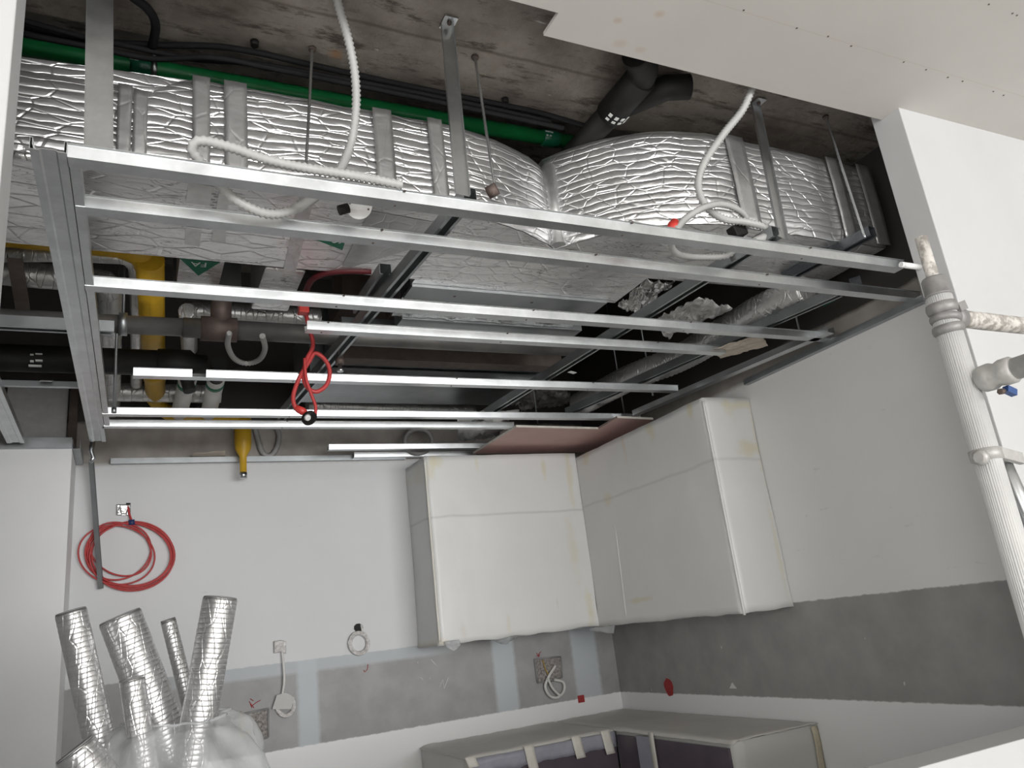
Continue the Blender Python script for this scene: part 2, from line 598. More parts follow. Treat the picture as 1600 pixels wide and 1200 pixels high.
def wrap_mat(name, base, stains, seam):
    t = NT(name)
    nz = t.noise(14, 4)
    nb = t.noise(3, 3)
    c = t.mix(t.ramp(nb, 0.3, 0.7), tuple(x * 0.96 for x in base), base)
    for (p, r, col, k) in stains:
        c = t.mix(t.math('MULTIPLY', t.spot(p, r, 0.8, nz), k), c, col)
    z = t.math('ADD', t.xyz()[2], t.math('MULTIPLY', t.noise(3, 2), 0.03))
    for zz, w, k in seam:
        c = t.mix(t.math('MULTIPLY', t.rng(z, zz, zz + w, 0.006), k), c, (0.40, 0.41, 0.40))
    return t.fin(c, 0.38, 0.0, t.bump(t.noise(1.0, 3, 0.5, t.map((9, 9, 3))), 0.25, 0.012))


# ------------------------------------------------------------------ the setting
def struct(name, mb, m, **k):
    mb.world = True
    return tag(mb.build(name, m, **k), kind='structure')


struct('floor', MB().box((-4.2, -10.2, -1.6), (7.2, 4.9, -1.5)), MT['floor'])
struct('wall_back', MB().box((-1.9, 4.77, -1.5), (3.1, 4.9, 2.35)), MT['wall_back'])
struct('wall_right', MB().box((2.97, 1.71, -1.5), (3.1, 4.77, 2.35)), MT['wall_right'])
m = MB()
m.box((-1.9, 1.71, -1.5), (-1.78, 4.77, 2.35))
m.box((-1.78, 4.4, -1.5), (-0.268, 4.77, 1.105))
struct('wall_left', m, MT['bright'])
m = MB()
m.box((2.6, 1.59, -1.5), (7.2, 1.71, 1.85))
m.box((-4.2, 1.59, -1.5), (-0.242, 1.71, 1.85))
m.box((0.9, 1.59, -1.5), (2.6, 1.71, -0.465))
struct('wall_front', m, MT['front'], bevel=0.003)
m = MB()
m.box((-4.2, -10.2, -1.5), (-4.1, 1.59, 1.85))
m.box((7.1, -10.2, -1.5), (7.2, 1.59, 1.85))
m.box((-4.1, -10.2, -1.5), (7.1, -10.05, -1.2))
m.box((-4.1, -10.2, 1.6), (7.1, -10.05, 1.85))
m.box((-4.1, -10.2, -1.2), (-1.9, -10.05, 1.6))
m.box((6.9, -10.2, -1.2), (7.1, -10.05, 1.6))
struct('wall_rear', m, MT['outer'])
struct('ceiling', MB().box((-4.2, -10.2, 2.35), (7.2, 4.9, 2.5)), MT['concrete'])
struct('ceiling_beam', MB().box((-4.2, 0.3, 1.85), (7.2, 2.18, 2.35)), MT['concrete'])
m = MB()
yb = at(867, 19, z=1.71).y
m.prism([V(-4.1, -10.05, 1.71), V(7.1, -10.05, 1.71), V(7.1, 1.59, 1.71), V(2.6, 1.59, 1.71), V(2.6, 1.668, 1.71), V(1.105, 1.668, 1.71), V(1.105, yb, 1.71), V(-4.1, yb, 1.71)], V(0, 0, 0.0125))
cb = struct('ceiling_board', m, MT['board'])
for i, (u, v) in enumerate(((1162, 16), (1245, 44), (1330, 72), (1412, 97), (1481, 121), (1504, 127), (1552, 143), (1568, 149), (1545, 7), (1582, 21), (1589, 24), (1294, 57), (1447, 109))):
    p = at(u, v, z=1.709)
    MB().lathe(p, (0, 0, -1), [(0, 0.0035), (0.0008, 0.003)], 10).build('screw_head', MT['iron'], cb)

# ------------------------------------------------------------------ suspended ceiling metalwork
ZC = 1.11
HAT = [(-0.032, 0.029), (-0.025, 0.029), (-0.021, 0.0), (0.021, 0.0), (0.025, 0.029), (0.032, 0.029)]
UCH = [(-0.030, 0.012), (-0.030, 0.030), (-0.036, 0.030), (-0.036, 0.0), (-0.018, 0.0), (-0.014, 0.004), (0.014, 0.004), (0.018, 0.0), (0.036, 0.0), (0.036, 0.030), (0.030, 0.030), (0.030, 0.012)]
CCH = [(-0.011, 0.0), (-0.020, 0.0), (-0.020, 0.038), (0.020, 0.038), (0.020, 0.0), (0.011, 0.0)]
LAN = [(0.0, 0.028), (0.0, 0.0), (0.026, 0.0)]
G_F = 'furring channels of the unfinished ceiling grid'
furr = [
    ((105, 251), (1425, 427), 'bright steel furring channel nearest the viewer, under the white conduit', None),
    ((118, 322), (1440, 475), 'steel furring channel second from the front, passing below the white round box', None),
    ((132, 452), (1345, 535), 'steel furring channel third from the front, just in front of the steel pipe', None),
    ((480, 514), (1125, 556), 'short steel furring channel starting over the dark steel pipe beside the red valve', None),
    ((208, 588), (1055, 613), 'notched steel furring channel passing behind the hanging red loop', None),
    ((160, 650), (1000, 655), 'thin steel furring channel just above the round black and white sounder on the red cable', None),
    ((160, 667), (800, 670), 'steel furring channel reaching the corner of the pink plasterboard', None),
    ((516, 700), (860, 703), 'short steel furring channel crossing the black hose ring', None),
    ((554, 714), (740, 714), 'shortest steel furring channel, lying just over the back wall edge', None),
]
for i, (a, b, lab, _) in enumerate(furr):
    p = at(*a, z=ZC)
    q = at(*b, z=ZC)
    ym = (p.y + q.y) / 2
    p = V(p.x, ym, ZC)
    q = V(min(q.x, 2.595 if i == 0 else 2.965), ym, ZC)
    r = thing('furring_channel', lab, 'channel', (p.x, ym, ZC), G_F)
    mb = MB()
    if i == 4:      # a bite cut out of the front flange
        c1 = at(300, 590, z=ZC).x
        c2 = at(322, 590, z=ZC).x
        mb.bar(p, V(c1, ym, ZC), HAT)
        mb.bar(V(c2, ym, ZC), q, HAT)
        mb.bar(V(c1, ym, ZC), V(c2, ym, ZC), HAT[:4])
    else:
        mb.bar(p, q, HAT)
    mb.build('section', MT['galv'], r)
    xs = [0.62, 1.35, 2.1] if i < 5 else [0.7]
    for x in xs:
        if p.x + 0.03 < x < q.x - 0.03:
            MB().lathe((x, ym + 0.004, ZC), (0, 0, -1), [(0, 0.004), (0.0015, 0.003)], 8).build('rivet', MT['iron'], r)
            MB().lathe((x + 0.02, ym - 0.029, ZC + 0.029), (0, -0.2, -1), [(0, 0.004), (0.003, 0.003)], 8).build('rivet', MT['iron'], r)
# studs running away from the viewer at the left
def stud(lab, p, q, prof=UCH, m='galv', name='ceiling_stud', up=(0, 0, 1), grp=None, cat='stud'):
    return tag(MB().bar(p, q, prof).build(name, MT[m]), lab, cat, grp)


G_S = 'studs running toward the back wall'
stud('wide grey steel ceiling stud at the left end of the grid', V(-0.182, 1.735, ZC), V(-0.150, 4.28, ZC), grp=G_S)
stud('narrow steel edge channel hugging the right side of the wide left stud', V(-0.133, 1.76, ZC + 0.002), V(-0.104, 4.0, ZC + 0.002), [(-0.011, 0.030), (-0.011, 0.0), (0.011, 0.0), (0.011, 0.030)], name='edge_channel', cat='channel')
pa = at(-30, 600, z=ZC)
stud('grey steel stud cut off by the left picture edge over the closet wall', V(-0.495, 2.2, ZC), V(-0.50, 4.3, ZC), grp=G_S)
p = at(0, 512, z=1.15)
tag(MB().bar(V(-1.2, p.y, 1.15), V(at(178, 519, z=1.15).x, p.y, 1.15), CCH).build('cross_channel', MT['galv_dull']), 'grey cross channel with folded lip lying over the left stud', 'channel')
p = at(80, 604, z=1.14)
tag(MB().bar(V(-1.2, p.y, 1.14), V(at(166, 604, z=1.14).x, p.y, 1.14), [(-0.02, 0.03), (-0.02, 0.0), (0.0, 0.0)]).build('cross_channel', MT['galv_dull']), 'thin dark cross channel with a white lower edge near the closet wall', 'channel')
tag(MB().obox(at(73, 595, z=1.155), (0.022, 0, 0), (0, 0.03, 0.012), (0, 0, 0.001)).build('white_tag', MT['label_white']), 'small white tag lying on the thin cross channel', 'tag')

G_C = 'main carriers above the furring channels'
car = [((735, 312), (440, 655), 'steel main carrier slanting down to the red hanging loop'),
       ((1215, 370), (742, 662), 'steel main carrier slanting across the middle from the elbow conduit to the crumpled foil'),
       ((1312, 462), (888, 648), 'steel main carrier in front of the green arrow and the dark void')]
for a, b, lab in car:
    tag(MB().bar(at(*a, z=1.155), at(*b, z=1.155), CCH).build('main_carrier', MT['galv_dull']), lab, 'carrier', G_C)
a = at(1330, 533, z=ZC)
b = at(985, 655, z=ZC)
stud('pale steel stud running beside the right wall to the pink plasterboard', V(2.87, 2.36, ZC), V(2.70, 3.72, ZC), [(-0.024, 0.03), (-0.024, 0.0), (0.024, 0.0), (0.024, 0.03)], name='ceiling_stud', grp=G_S)
G_SH = 'short cut pieces of steel channel'
for a, b, z, lab in (((603, 428), (560, 490), 1.2, 'short loose steel channel piece left of the long slanting carrier'),
                     ((1222, 488), (1148, 530), 1.19, 'short steel channel piece right of the ribbed dark flexible duct'),
                     ((1128, 545), (1065, 575), 1.2, 'short steel channel piece half hidden behind the cardboard offcut')):
    tag(MB().bar(at(*a, z=z), at(*b, z=z), CCH).build('channel_offcut', MT['galv_dull']), lab, 'channel', G_SH)
G_T = 'support bars under the foil duct'
for a, b, lab in (((1365, 368), (1228, 440), 'dark steel support bar under the duct at the far right'),
                  ((1435, 420), (1330, 450), 'grey support bar under the duct beside the right wall nib')):
    p = at(*a, z=1.30)
    q = at(*b, z=1.30)
    tag(MB().bar(p, q, CCH).build('duct_support_bar', MT['galv_dark']), lab, 'bar', G_T)

# perimeter edge trims
def trim(lab, p, q, prof=LAN, m='galv_dull', name='perimeter_angle'):
    return tag(MB().bar(p, q, prof).build(name, MT[m]), lab, 'angle', 'wall angles of the ceiling grid')


trim('steel wall angle along the back wall above the red cable coil', V(1.595, 4.767, 1.105), V(-0.10, 4.767, 1.105), [(0.0, 0.032), (0.0, 0.0), (-0.03, 0.0), (-0.03, 0.03)])
trim('steel wall angle along the shaded right wall', V(2.967, 1.715, 1.085), V(2.967, 3.04, 1.085), [(0.0, 0.03), (0.0, 0.0), (-0.03, 0.0), (-0.03, 0.028)])
trim('steel wall track on top of the white closet wall at left', V(-1.78, 4.385, 1.105), V(-0.268, 4.385, 1.105), [(-0.02, 0.05), (-0.02, 0.0), (0.02, 0.0), (0.02, 0.05)])
trim('short steel wall track turning the corner toward the back wall', V(-0.262, 4.40, 1.105), V(-0.262, 4.755, 1.105), [(-0.004, 0.05), (-0.004, 0.0), (0.03, 0.0), (0.03, 0.05)])

# hanger straps and threaded rods
G_H = 'flat steel hanger straps'
def strap(lab, top, bot, w, m='galv', foot=True):
    top = Vector(top)
    bot = Vector(bot)
    r = thing('hanger_strap', lab, 'hanger', bot, G_H)
    ax = (bot - top)
    MB().bar(top, bot, [(-w / 2, 0.010), (-w / 2, 0.0), (w / 2, 0.0), (w / 2, 0.010)], up=(0, -1, 0)).build('strap', MT[m], r)
    MB().box((top.x - w / 2, top.y - 0.045, top.z - 0.006), (top.x + w / 2, top.y + 0.012, top.z + 0.0)).build('bracket', MT['galv'], r)
    MB().lathe((top.x, top.y - 0.022, top.z - 0.006), (0, 0, -1), [(0, 0.008), (0.008, 0.007)], 6).build('anchor_bolt', MT['iron'], r)
    return r


tl = at(148, 0, y=1.80)
strap('broad steel hanger strap at the left in front of the foil duct', V(-0.108, 1.83, 1.845), V(-0.085, 1.76, 1.14), 0.060)
tc = at(698, 40, z=1.845)
strap('steel hanger strap bolted to bare concrete at the middle', V(tc.x, tc.y, 1.845), at(722, 305, z=1.14), 0.044)
tr = at(1183, 165, y=1.86)
strap('steel hanger strap dropping beside the right duct elbow', V(tr.x + 0.01, 1.88, 1.845), at(1222, 372, z=1.15), 0.044)
G_R = 'threaded suspension rods'
for (u, v), (u2, v2, zb), lab in (((488, 75), (478, 262, 1.40), 'thin threaded rod beside the orange concrete stain'),
                                  ((742, 88), (776, 312, 1.16), 'thin threaded rod right of the middle hanger strap'),
                                  ((1290, 182), (1352, 372, 1.36), 'thin threaded rod near the right end of the duct')):
    p = at(u, v, z=1.846)
    q = at(u2, v2, y=p.y - 0.01)
    r = thing('threaded_rod', lab, 'rod', q, G_R)
    n = 60
    MB().tube([p.lerp(q, i / n) for i in range(n + 1)], 0.005, 8, rf=lambda i, a: 0.0055 if i % 2 else 0.0045).build('rod', MT['galv'], r)
    MB().lathe(p, (0, 0, -1), [(0, 0.013), (0.010, 0.013)], 6).build('anchor_nut', MT['iron'], r)
for (u, v, v2, z, lab) in ((1238 / 1, 470, 505, 1.3, 'thin steel rod beside the green arrow on the flexible duct'), (1010, 560, 600, 1.3, 'thin steel rod in the dark void before the pale stud'),
                           (970, 612, 650, 1.25, 'thin steel rod hanging over the upper edge of the pink plasterboard'), (836, 628, 660, 1.25, 'thin steel rod behind the crumpled foil near the pink plasterboard')):
    p = at(u, v, z=z + 0.05)
    q = V(p.x, p.y, 1.13)
    tag(MB().tube([V(p.x, p.y, 2.349), q], 0.005, 8).build('suspension_rod', MT['galv_dull']), lab, 'rod', 'thin rods in the ceiling void')
p = at(180, 590, z=1.15)
tag(MB().tube([V(p.x, p.y, 2.349), V(p.x, p.y, 1.0)], 0.006, 8).tube([V(p.x, p.y, 1.02), V(p.x, p.y, 1.0)], 0.011, 6).build('suspension_rod', MT['galv_dull']), 'steel rod with a nut hanging just right of the wide left stud', 'rod', 'thin rods in the ceiling void')
# slender clip hanging below the left stud end
tag(MB().tube([at(*p, y=4.32) for p in ((145, 690), (142, 705), (146, 716), (141, 722))], 0.012, 8).build('wire_clip', MT['galv']), 'bent wire clip hanging under the end of the left stud', 'clip')
tag(MB().bar(at(141, 722, y=4.66), at(156, 920, y=4.74), [(-0.014, 0.012), (-0.014, 0.0), (0.014, 0.0), (0.014, 0.03)], up=(0.75, -0.6, 0)).build('loose_channel', MT['galv_dull']), 'steel channel hanging loose down the wall through the red cable coil', 'channel')

# ------------------------------------------------------------------ foil-clad air duct
ZB = 1.34
duct = thing('foil_air_duct', 'large silver foil clad air duct with two rounded elbows joining in a V', 'duct', (1.45, 2.6, ZB))


def arc_front(cx, cy, r, a0, a1, n):
    return [V(cx + r * math.cos(math.radians(a0 + (a1 - a0) * i / n)), cy + r * math.sin(math.radians(a0 + (a1 - a0) * i / n)), 0) for i in range(n + 1)]


ap = V(1.432, 2.293, 0)
rl = 0.88
lc = V(0.92, 2.128 + rl, 0)
aend = math.degrees(math.atan2(ap.y - lc.y, ap.x - lc.x))
LF = [V(x, 2.128, 0) for x in [-1.75 + 0.05 * i for i in range(53)]] + arc_front(lc.x, lc.y, rl, -90, aend, 18)
rr = 0.711
rc = V(2.03, 1.964 + rr, 0)
aend2 = math.degrees(math.atan2(ap.y - rc.y, ap.x - rc.x))
if aend2 > 0:
    aend2 -= 360
RF = arc_front(rc.x, rc.y, rr, aend2, -90, 26) + [V(x, 1.964, 0) for x in [2.05 + 0.04 * i for i in range(21)]]


def top_left(x):
    if x < -0.05:
        return 1.611
    if x < 0.16:
        k = (x + 0.05) / 0.21
        k = k * k * (3 - 2 * k)
        return 1.587 + 0.102 * k if x > 0.0 else 1.611 - 0.02 * (x + 0.05) / 0.05
    return 1.689


def top_right(x):
    return 1.738 if x < 2.4 else 1.738 - 0.03 * (x - 2.4)


def duct_branch(front, back, topf, nv=10):
    mb = MB()
    cols = []
    for k, p in enumerate(front):
        zt = topf(p.x)
        col = []
        for j in range(nv + 1):
            z = ZB + (zt - ZB) * j / nv
            q = V(p.x, p.y, z)
            w = 0.006 * noise.noise(V(p.x * 7, p.y * 7, z * 9)) + 0.004 * noise.noise(V(p.x * 25, p.y * 25, z * 30))
            if j == 0:
                w += 0.004 * noise.noise(V(p.x * 14, 3, 1))
            rnd = 0.012 * max(0, 1 - j) + 0.010 * max(0, j - nv + 1)
            q.y += w + rnd
            col.append(mb.bm.verts.new(q))
        cols.append(col)
    for a, b in zip(cols, cols[1:]):
        for j in range(nv):
            mb.bm.faces.new((a[j], b[j], b[j + 1], a[j + 1])).smooth = True
    # top and ends
    tops = [c[-1] for c in cols]
    bk_t = [mb.bm.verts.new(V(q.x, q.y, topf(q.x))) for q in back]
    bk_b = [mb.bm.verts.new(V(q.x, q.y, ZB)) for q in back]
    mb.bm.faces.new(tops + bk_t[::-1])
    for i in range(len(back) - 1):
        mb.bm.faces.new((bk_b[i], bk_b[i + 1], bk_t[i + 1], bk_t[i]))
    mb.bm.faces.new([c for c in cols[-1]] + [bk_t[-1], bk_b[-1]])
    mb.bm.faces.new([c for c in cols[0]] + [bk_t[0], bk_b[0]])
    under = MB()
    under.bm.faces.new([under.bm.verts.new(V(c[0].co.x, c[0].co.y + 0.004, ZB + 0.0)) for c in cols] + [under.bm.verts.new(V(q.x, q.y, ZB)) for q in back[::-1]])
    return mb, under


lb, lu = duct_branch(LF, [V(-1.75, 2.65, 0), V(0.987, 2.65, 0), V(0.987, 2.71, 0), V(1.432, 2.73, 0)], top_left)
o = lb.build('duct_branch', MT['foil'], duct)
lu.build('duct_underside', MT['foil_under'], duct)
rb, ru = duct_branch(RF, [V(1.432, 2.73, 0), V(1.955, 2.71, 0), V(1.955, 2.45, 0), V(2.85, 2.42, 0)], top_right)
rb.build('duct_branch', MT['foil'], duct)
ru.build('duct_underside', MT['foil_under'], duct)
MB().box((0.987, 2.69, 1.327), (1.90, 2.81, 1.339)).build('duct_flange', MT['galv_dull'], duct)
for x in (1.19, 1.55):
    MB().lathe((x, 2.75, 1.327), (0, 0, -1), [(0, 0.007), (0.001, 0.006)], 8).build('screw_head', MT['iron'], duct)
# vertical foil tapes on the front face
def tape(u0, u1, v, y, topf, name='joint_tape'):
    x0 = at(u0, v, y=y).x
    x1 = at(u1, v, y=y).x
    mb = MB()
    mb.grid(lambda a, b: V(x0 + (x1 - x0) * a, y - 0.009 - 0.004 * math.sin(b * 3.1) + 0.003 * noise.noise(V(a * 3 + u0, b * 5, 0)), ZB + 0.004 + (topf(x0) - ZB - 0.004) * b), 4, 12)
    return mb.build(name, MT['tape'], duct, solid=0.002)


for a, b in ((182, 205), (207, 230), (300, 328), (350, 386), (583, 612), (668, 690)):
    tape(a, b, 210, 2.128, top_left)
for a, b in ((1148, 1176), (1300, 1318), (1345, 1365)):
    tape(a, b, 300, 1.964, top_right)
# the bright seam piece in the V
MB().tube([V(1.430, 2.275, ZB + 0.005), V(1.434, 2.275, 1.685)], 0.028, 12, rf=lambda i, a: 0.028).build('seam_tape', MT['tape'], duct)
# rolled foil seam along the lower front edge
mb = MB()
pts = [V(x, 2.134 + 0.004 * noise.noise(V(x * 9, 0, 0)), ZB + 0.004 * noise.noise(V(x * 12, 5, 0))) for x in [-1.0 + 0.02 * i for i in range(96)]]
mb.tube(pts, 0.014, 10, rf=lambda i, a: 0.011 + 0.005 * noise.noise(V(i * 0.35, a, 2)))
mb.build('foil_seam', MT['foil_bright'], duct)
# underside: tapes, paper labels, printing, airflow arrows
def under_quad(px, mat, name, z=ZB - 0.003, t=0.001):
    pts = [at(u, v, z=z) for u, v in px]
    return MB().prism(pts, V(0, 0, t)).build(name, mat, duct)


under_quad([(470, 300), (492, 306), (462, 425), (443, 420)], MT['tape'], 'joint_tape')
under_quad([(578, 330), (700, 352), (680, 378), (548, 418), (535, 415)], MT['tape'], 'foil_patch')
under_quad([(295, 285), (335, 292), (332, 322), (290, 315)], MT['paper'], 'paper_label')
under_quad([(342, 300), (358, 303), (352, 380), (330, 376)], MT['paper'], 'paper_label')
under_quad([(290, 355), (315, 358), (312, 385), (288, 382)], MT['paper'], 'paper_label')
k = MB()
for i in range(9):
    u = 334 + (i % 2) * 4 - i * 0.7
    v = 303 + i * 4.4
    p = at(u, v, z=ZB - 0.0045)
    k.box((p.x - 0.006, p.y - 0.003, p.z - 0.0004), (p.x + 0.006, p.y + 0.003, p.z))
k.build('printed_marks', MT['print_grey'], duct)


def text_mesh(s, size, name, mat, parent, mtx):
    cu = bpy.data.curves.new('lettering', 'FONT')
    cu.body = s
    cu.size = size
    cu.align_x = 'CENTER'
    cu.align_y = 'CENTER'
    cu.extrude = 0.0004
    tmp = bpy.data.objects.new('lettering', cu)
    me = bpy.data.meshes.new_from_object(tmp)
    bpy.data.objects.remove(tmp)
    me.transform(mtx)
    L = OFF[parent.name]
    for v in me.vertices:
        v.co.z += E
        v.co -= L
    me.materials.append(mat)
    o = link(bpy.data.objects.new(name, me))
    o.parent = parent
    OFF[o.name] = L
    return o


def frame(c, xd, yd):
    xd = Vector(xd).normalized()
    yd = Vector(yd)
    yd = (yd - xd * yd.dot(xd)).normalized()
    zd = xd.cross(yd)
    m = Matrix((xd, yd, zd)).transposed().to_4x4()
    m.translation = c
    return m


# green S arrow on the underside (lettering lies on its side)
a = under_quad([(478, 369), (541, 372), (535, 391)], MT['green_label'], 'airflow_arrow', ZB - 0.004)
c = at(524, 379, z=ZB - 0.0055)
text_mesh('SA', 0.045, 'arrow_lettering', MT['label_white'], a, frame(c + V(0.005, -0.02, 0), (0, -1, 0), (-1, 0, 0)))
under_quad([(1386, 437), (1404, 430), (1432, 434)], MT['green_label'], 'airflow_arrow', ZB - 0.004)

# small fresh-air duct behind with the FA arrow
p = at(278, 402, z=1.40)
fa = thing('branch_duct', 'small foil clad branch duct carrying a green FA arrow', 'duct', (0.22, 2.95, 1.40))
x0 = at(279, 420, z=1.40).x
x1 = at(347, 425, z=1.40).x
mb = MB().box((x0, 2.76, 1.40), (x1, 3.02, 1.58))
mb.build('duct_body', MT['foil_under'], fa)
MB().box((x0 - 0.01, 3.02, 1.395), (x1 + 0.09, 3.05, 1.58)).build('duct_flange', MT['galv_dull'], fa)
pts = [at(u, v, z=1.398) for u, v in ((281, 404), (344, 410), (310, 431))]
ar = MB().prism(pts, V(0, 0, 0.001)).build('airflow_arrow', MT['green_label'], fa)
c = at(311, 413, z=1.3965)
text_mesh('FA', 0.05, 'arrow_lettering', MT['label_white'], ar, frame(c, (-1, 0.02, 0), (0, 1, 0)))
x0 = at(400, 460, z=1.38).x
x1 = at(452, 465, z=1.38).x
tag(MB().box((x0, 2.755, 1.38), (x1 + 0.02, 3.14, 1.56)).build('branch_duct', MT['foil_under'], bevel=0.008), 'plain foil clad branch duct right of the one with the green arrow', 'duct')
def black_edge(u, v):
    p = at(u, v, z=1.45)
    return p


# ------------------------------------------------------------------ pipes and cables above
def straight(name, lab, cat, pts, r, m, parts=(), seg=18, grp=None, partname='pipe'):
    if not parts:
        return tag(MB().tube(pts, r, seg).build(name, MT[m]), lab, cat, grp)
    t = thing(name, lab, cat, pts[0], grp)
    MB().tube(pts, r, seg).build(partname, MT[m], t)
    return t


gp = thing('water_pipe', 'long green plastic pipe running behind the top of the foil duct', 'pipe', (0.2, 2.38, 1.9))
yg = 2.36
p0 = at(35, 72, y=yg)
p1 = at(890, 222, y=yg)
MB().tube([p0 + (p0 - p1) * 0.68, p1 + (p1 - p0) * 0.05], 0.030, 20).build('pipe', MT['green_pipe'], gp)
def onp(u):
    k = (u - 35) / (890 - 35)
    return p0.lerp(p1, k)


d = (p1 - p0).normalized()
f = MB().lathe(onp(166), d, [(0, 0.031), (0.004, 0.037), (0.07, 0.037), (0.074, 0.031)], 20).build('coupling', MT['green_fit'], gp)
k = MB()
for u, dz in ((168, 0.013), (173, 0.012), (168, -0.004), (174, -0.005)):
    q = onp(u) + V(0, -0.037, dz)
    k.box(q - V(0.006, 0.002, 0.0025), q + V(0.006, 0.001, 0.0025))
k.build('printed_marks', MT['label_white'], f)
f = MB().lathe(onp(832), d, [(0, 0.031), (0.004, 0.034), (0.07, 0.034), (0.074, 0.031)], 20).build('coupling', MT['green_fit'], gp)
k = MB()
for u, dz in ((834, 0.006), (838, 0.006), (842, 0.006), (846, 0.005), (835, -0.012), (842, -0.012)):
    q = onp(u) + V(0, -0.034, dz)
    k.box(q - V(0.004, 0.002, 0.0025), q + V(0.004, 0.001, 0.0025))
k.build('printed_marks', MT['label_white'], f)
q = onp(193)
MB().lathe(q, d, [(0, 0.033), (0.0, 0.038), (0.018, 0.038), (0.018, 0.033)], 20).tube([q + d * 0.009 + V(0, 0, 0.035), V(q.x + 0.009, q.y, 2.349)], 0.005, 8).build('pipe_clamp', MT['galv'], gp)

G_K = 'black cables along the edge of the concrete beam'
cabs = [
    ([(30, 40), (130, 62), (235, 70), (330, 72), (400, 82), (480, 100), (640, 135), (780, 163), (850, 178), (940, 205)], 1.81, 0.010, 'black cable sagging along the concrete edge, topmost of the run'),
    ([(30, 30), (120, 55), (200, 72), (300, 92), (400, 100), (560, 128), (700, 155), (860, 190)], 1.79, 0.009, 'black cable in the middle of the run along the concrete edge'),
    ([(30, 52), (150, 75), (240, 92), (330, 90), (430, 108), (600, 142), (760, 175), (880, 200)], 1.77, 0.009, 'black cable lowest of the run above the green pipe'),
    ([(200, -10), (232, 15), (243, 40), (238, 72)], 1.80, 0.013, 'black cable looping down from the concrete beam at upper left'),
]
for pts, z, r, lab in cabs:
    tag(MB().tube(catmull([at(u, v, z=z) for u, v in pts], 8), r, 8).build('black_cable', MT['black_cable']), lab, 'cable', G_K)
G_J = 'small black cable clips on the concrete'
for u, v, lab in ((398, 72, 'small black cable clip on the beam above the green pipe at left'), (790, 161, 'small black cable clip on the beam right of the middle hanger strap')):
    p = at(u, v, z=1.83)
    tag(MB().lathe(p, (0, 0, 1), [(0, 0.012), (0.018, 0.014)], 10).build('cable_clip', MT['black_plastic']), lab, 'clip', G_J)

# black drain pipe in the upper middle
dp = thing('drain_pipe', 'black plastic drain pipe with a branch fitting in front of the concrete beam', 'pipe', at(960, 170, z=1.72))
p = [at(957, 130, z=1.74), at(930, 200, z=1.74), at(870, 275, z=1.74)]
a = at(968, 125, z=1.76)
yv = V(0, 1, 0)
base = at(965, 165, z=1.79)
MB().tube([base, base + V(-0.02, 0.9, 0.0)], 0.048, 20).build('pipe', MT['black_plastic'], dp)
f = MB()
f.tube([base + V(0.0, 0.05, 0), base + V(0.0, -0.16, 0.0)], 0.057, 20)
f.tube(catmull([base + V(0.0, -0.13, 0.0), base + V(-0.02, -0.2, 0.0), base + V(-0.09, -0.26, 0.0)], 8), 0.052, 18)
f.tube([base + V(0.0, 0.02, 0.0), base + V(0.12, -0.14, 0.0), base + V(0.20, -0.17, 0.0)], 0.046, 18)
fit = f.build('branch_fitting', MT['black_plastic'], dp)
k = MB()
for i in range(4):
    for j in range(2):
        ang = math.radians(-128 + i * 26)
        q = base + V(0.0591 * math.cos(ang), 0.005 + j * 0.022, 0.0591 * math.sin(ang))
        tn = V(-math.sin(ang), 0, math.cos(ang))
        k.obox(q, tn * 0.007, V(0, 0.007 - 0.002 * j, 0), V(math.cos(ang), 0, math.sin(ang)) * 0.0012)
k.build('printed_marks', MT['label_white'], fit)

# lower left pipework
yp = thing('gas_pipe', 'thick yellow gas pipe running back past the foil duct and down the wall', 'pipe', (0.05, 3.4, 1.3))
zy = 1.42
P2 = [at(234, 400, z=zy), at(243, 618, z=zy)]
yh = P2[0].y + 0.02
MB().tube([V(-1.75, yh, zy + 0.06), V(P2[0].x - 0.12, yh, zy + 0.04)] + catmull([V(P2[0].x - 0.10, yh, zy + 0.04), V(P2[0].x - 0.03, yh + 0.02, zy + 0.02), V(P2[0].x, yh + 0.10, zy)], 6), 0.044, 18).build('pipe', MT['yellow'], yp)
MB().tube([P2[0] + V(0, 0.02, 0.0), P2[1]], 0.050, 20).build('pipe', MT['yellow'], yp)
MB().tube([P2[1] - (P2[1] - P2[0]).normalized() * 0.42, P2[1] - (P2[1] - P2[0]).normalized() * 0.30], 0.054, 20).build('coupling', MT['yellow'], yp)
e = P2[1]
yd = 4.66
t0 = at(379, 655, y=yd)
MB().tube(catmull([e + V(-0.02, -0.02, 0), V(e.x + 0.03, yd - 0.04, e.z - 0.02), V(e.x + 0.10, yd, e.z - 0.06), V(e.x + 0.16, yd, t0.z + 0.0)], 6) + [V(t0.x + 0.02, yd, t0.z)], 0.042, 16).build('pipe', MT['yellow'], yp)
zz = [at(379, v, y=yd).z - t0.z for v in (690, 714, 738)]
MB().lathe(V(t0.x, yd, t0.z + 0.05), (0, 0, -1), [(0, 0.048), (0.05 - zz[0], 0.048), (0.05 - (zz[0] + zz[1]) / 2, 0.044), (0.05 - zz[1], 0.020), (0.05 - zz[2], 0.019)], 18).build('reducer', MT['yellow'], yp)
MB().lathe(V(t0.x, yd, t0.z + zz[2]), (0, 0, -1), [(0, 0.014), (0.004, 0.022), (0.034, 0.022), (0.034, 0.013)], 14).build('end_cap', MT['galv'], yp)

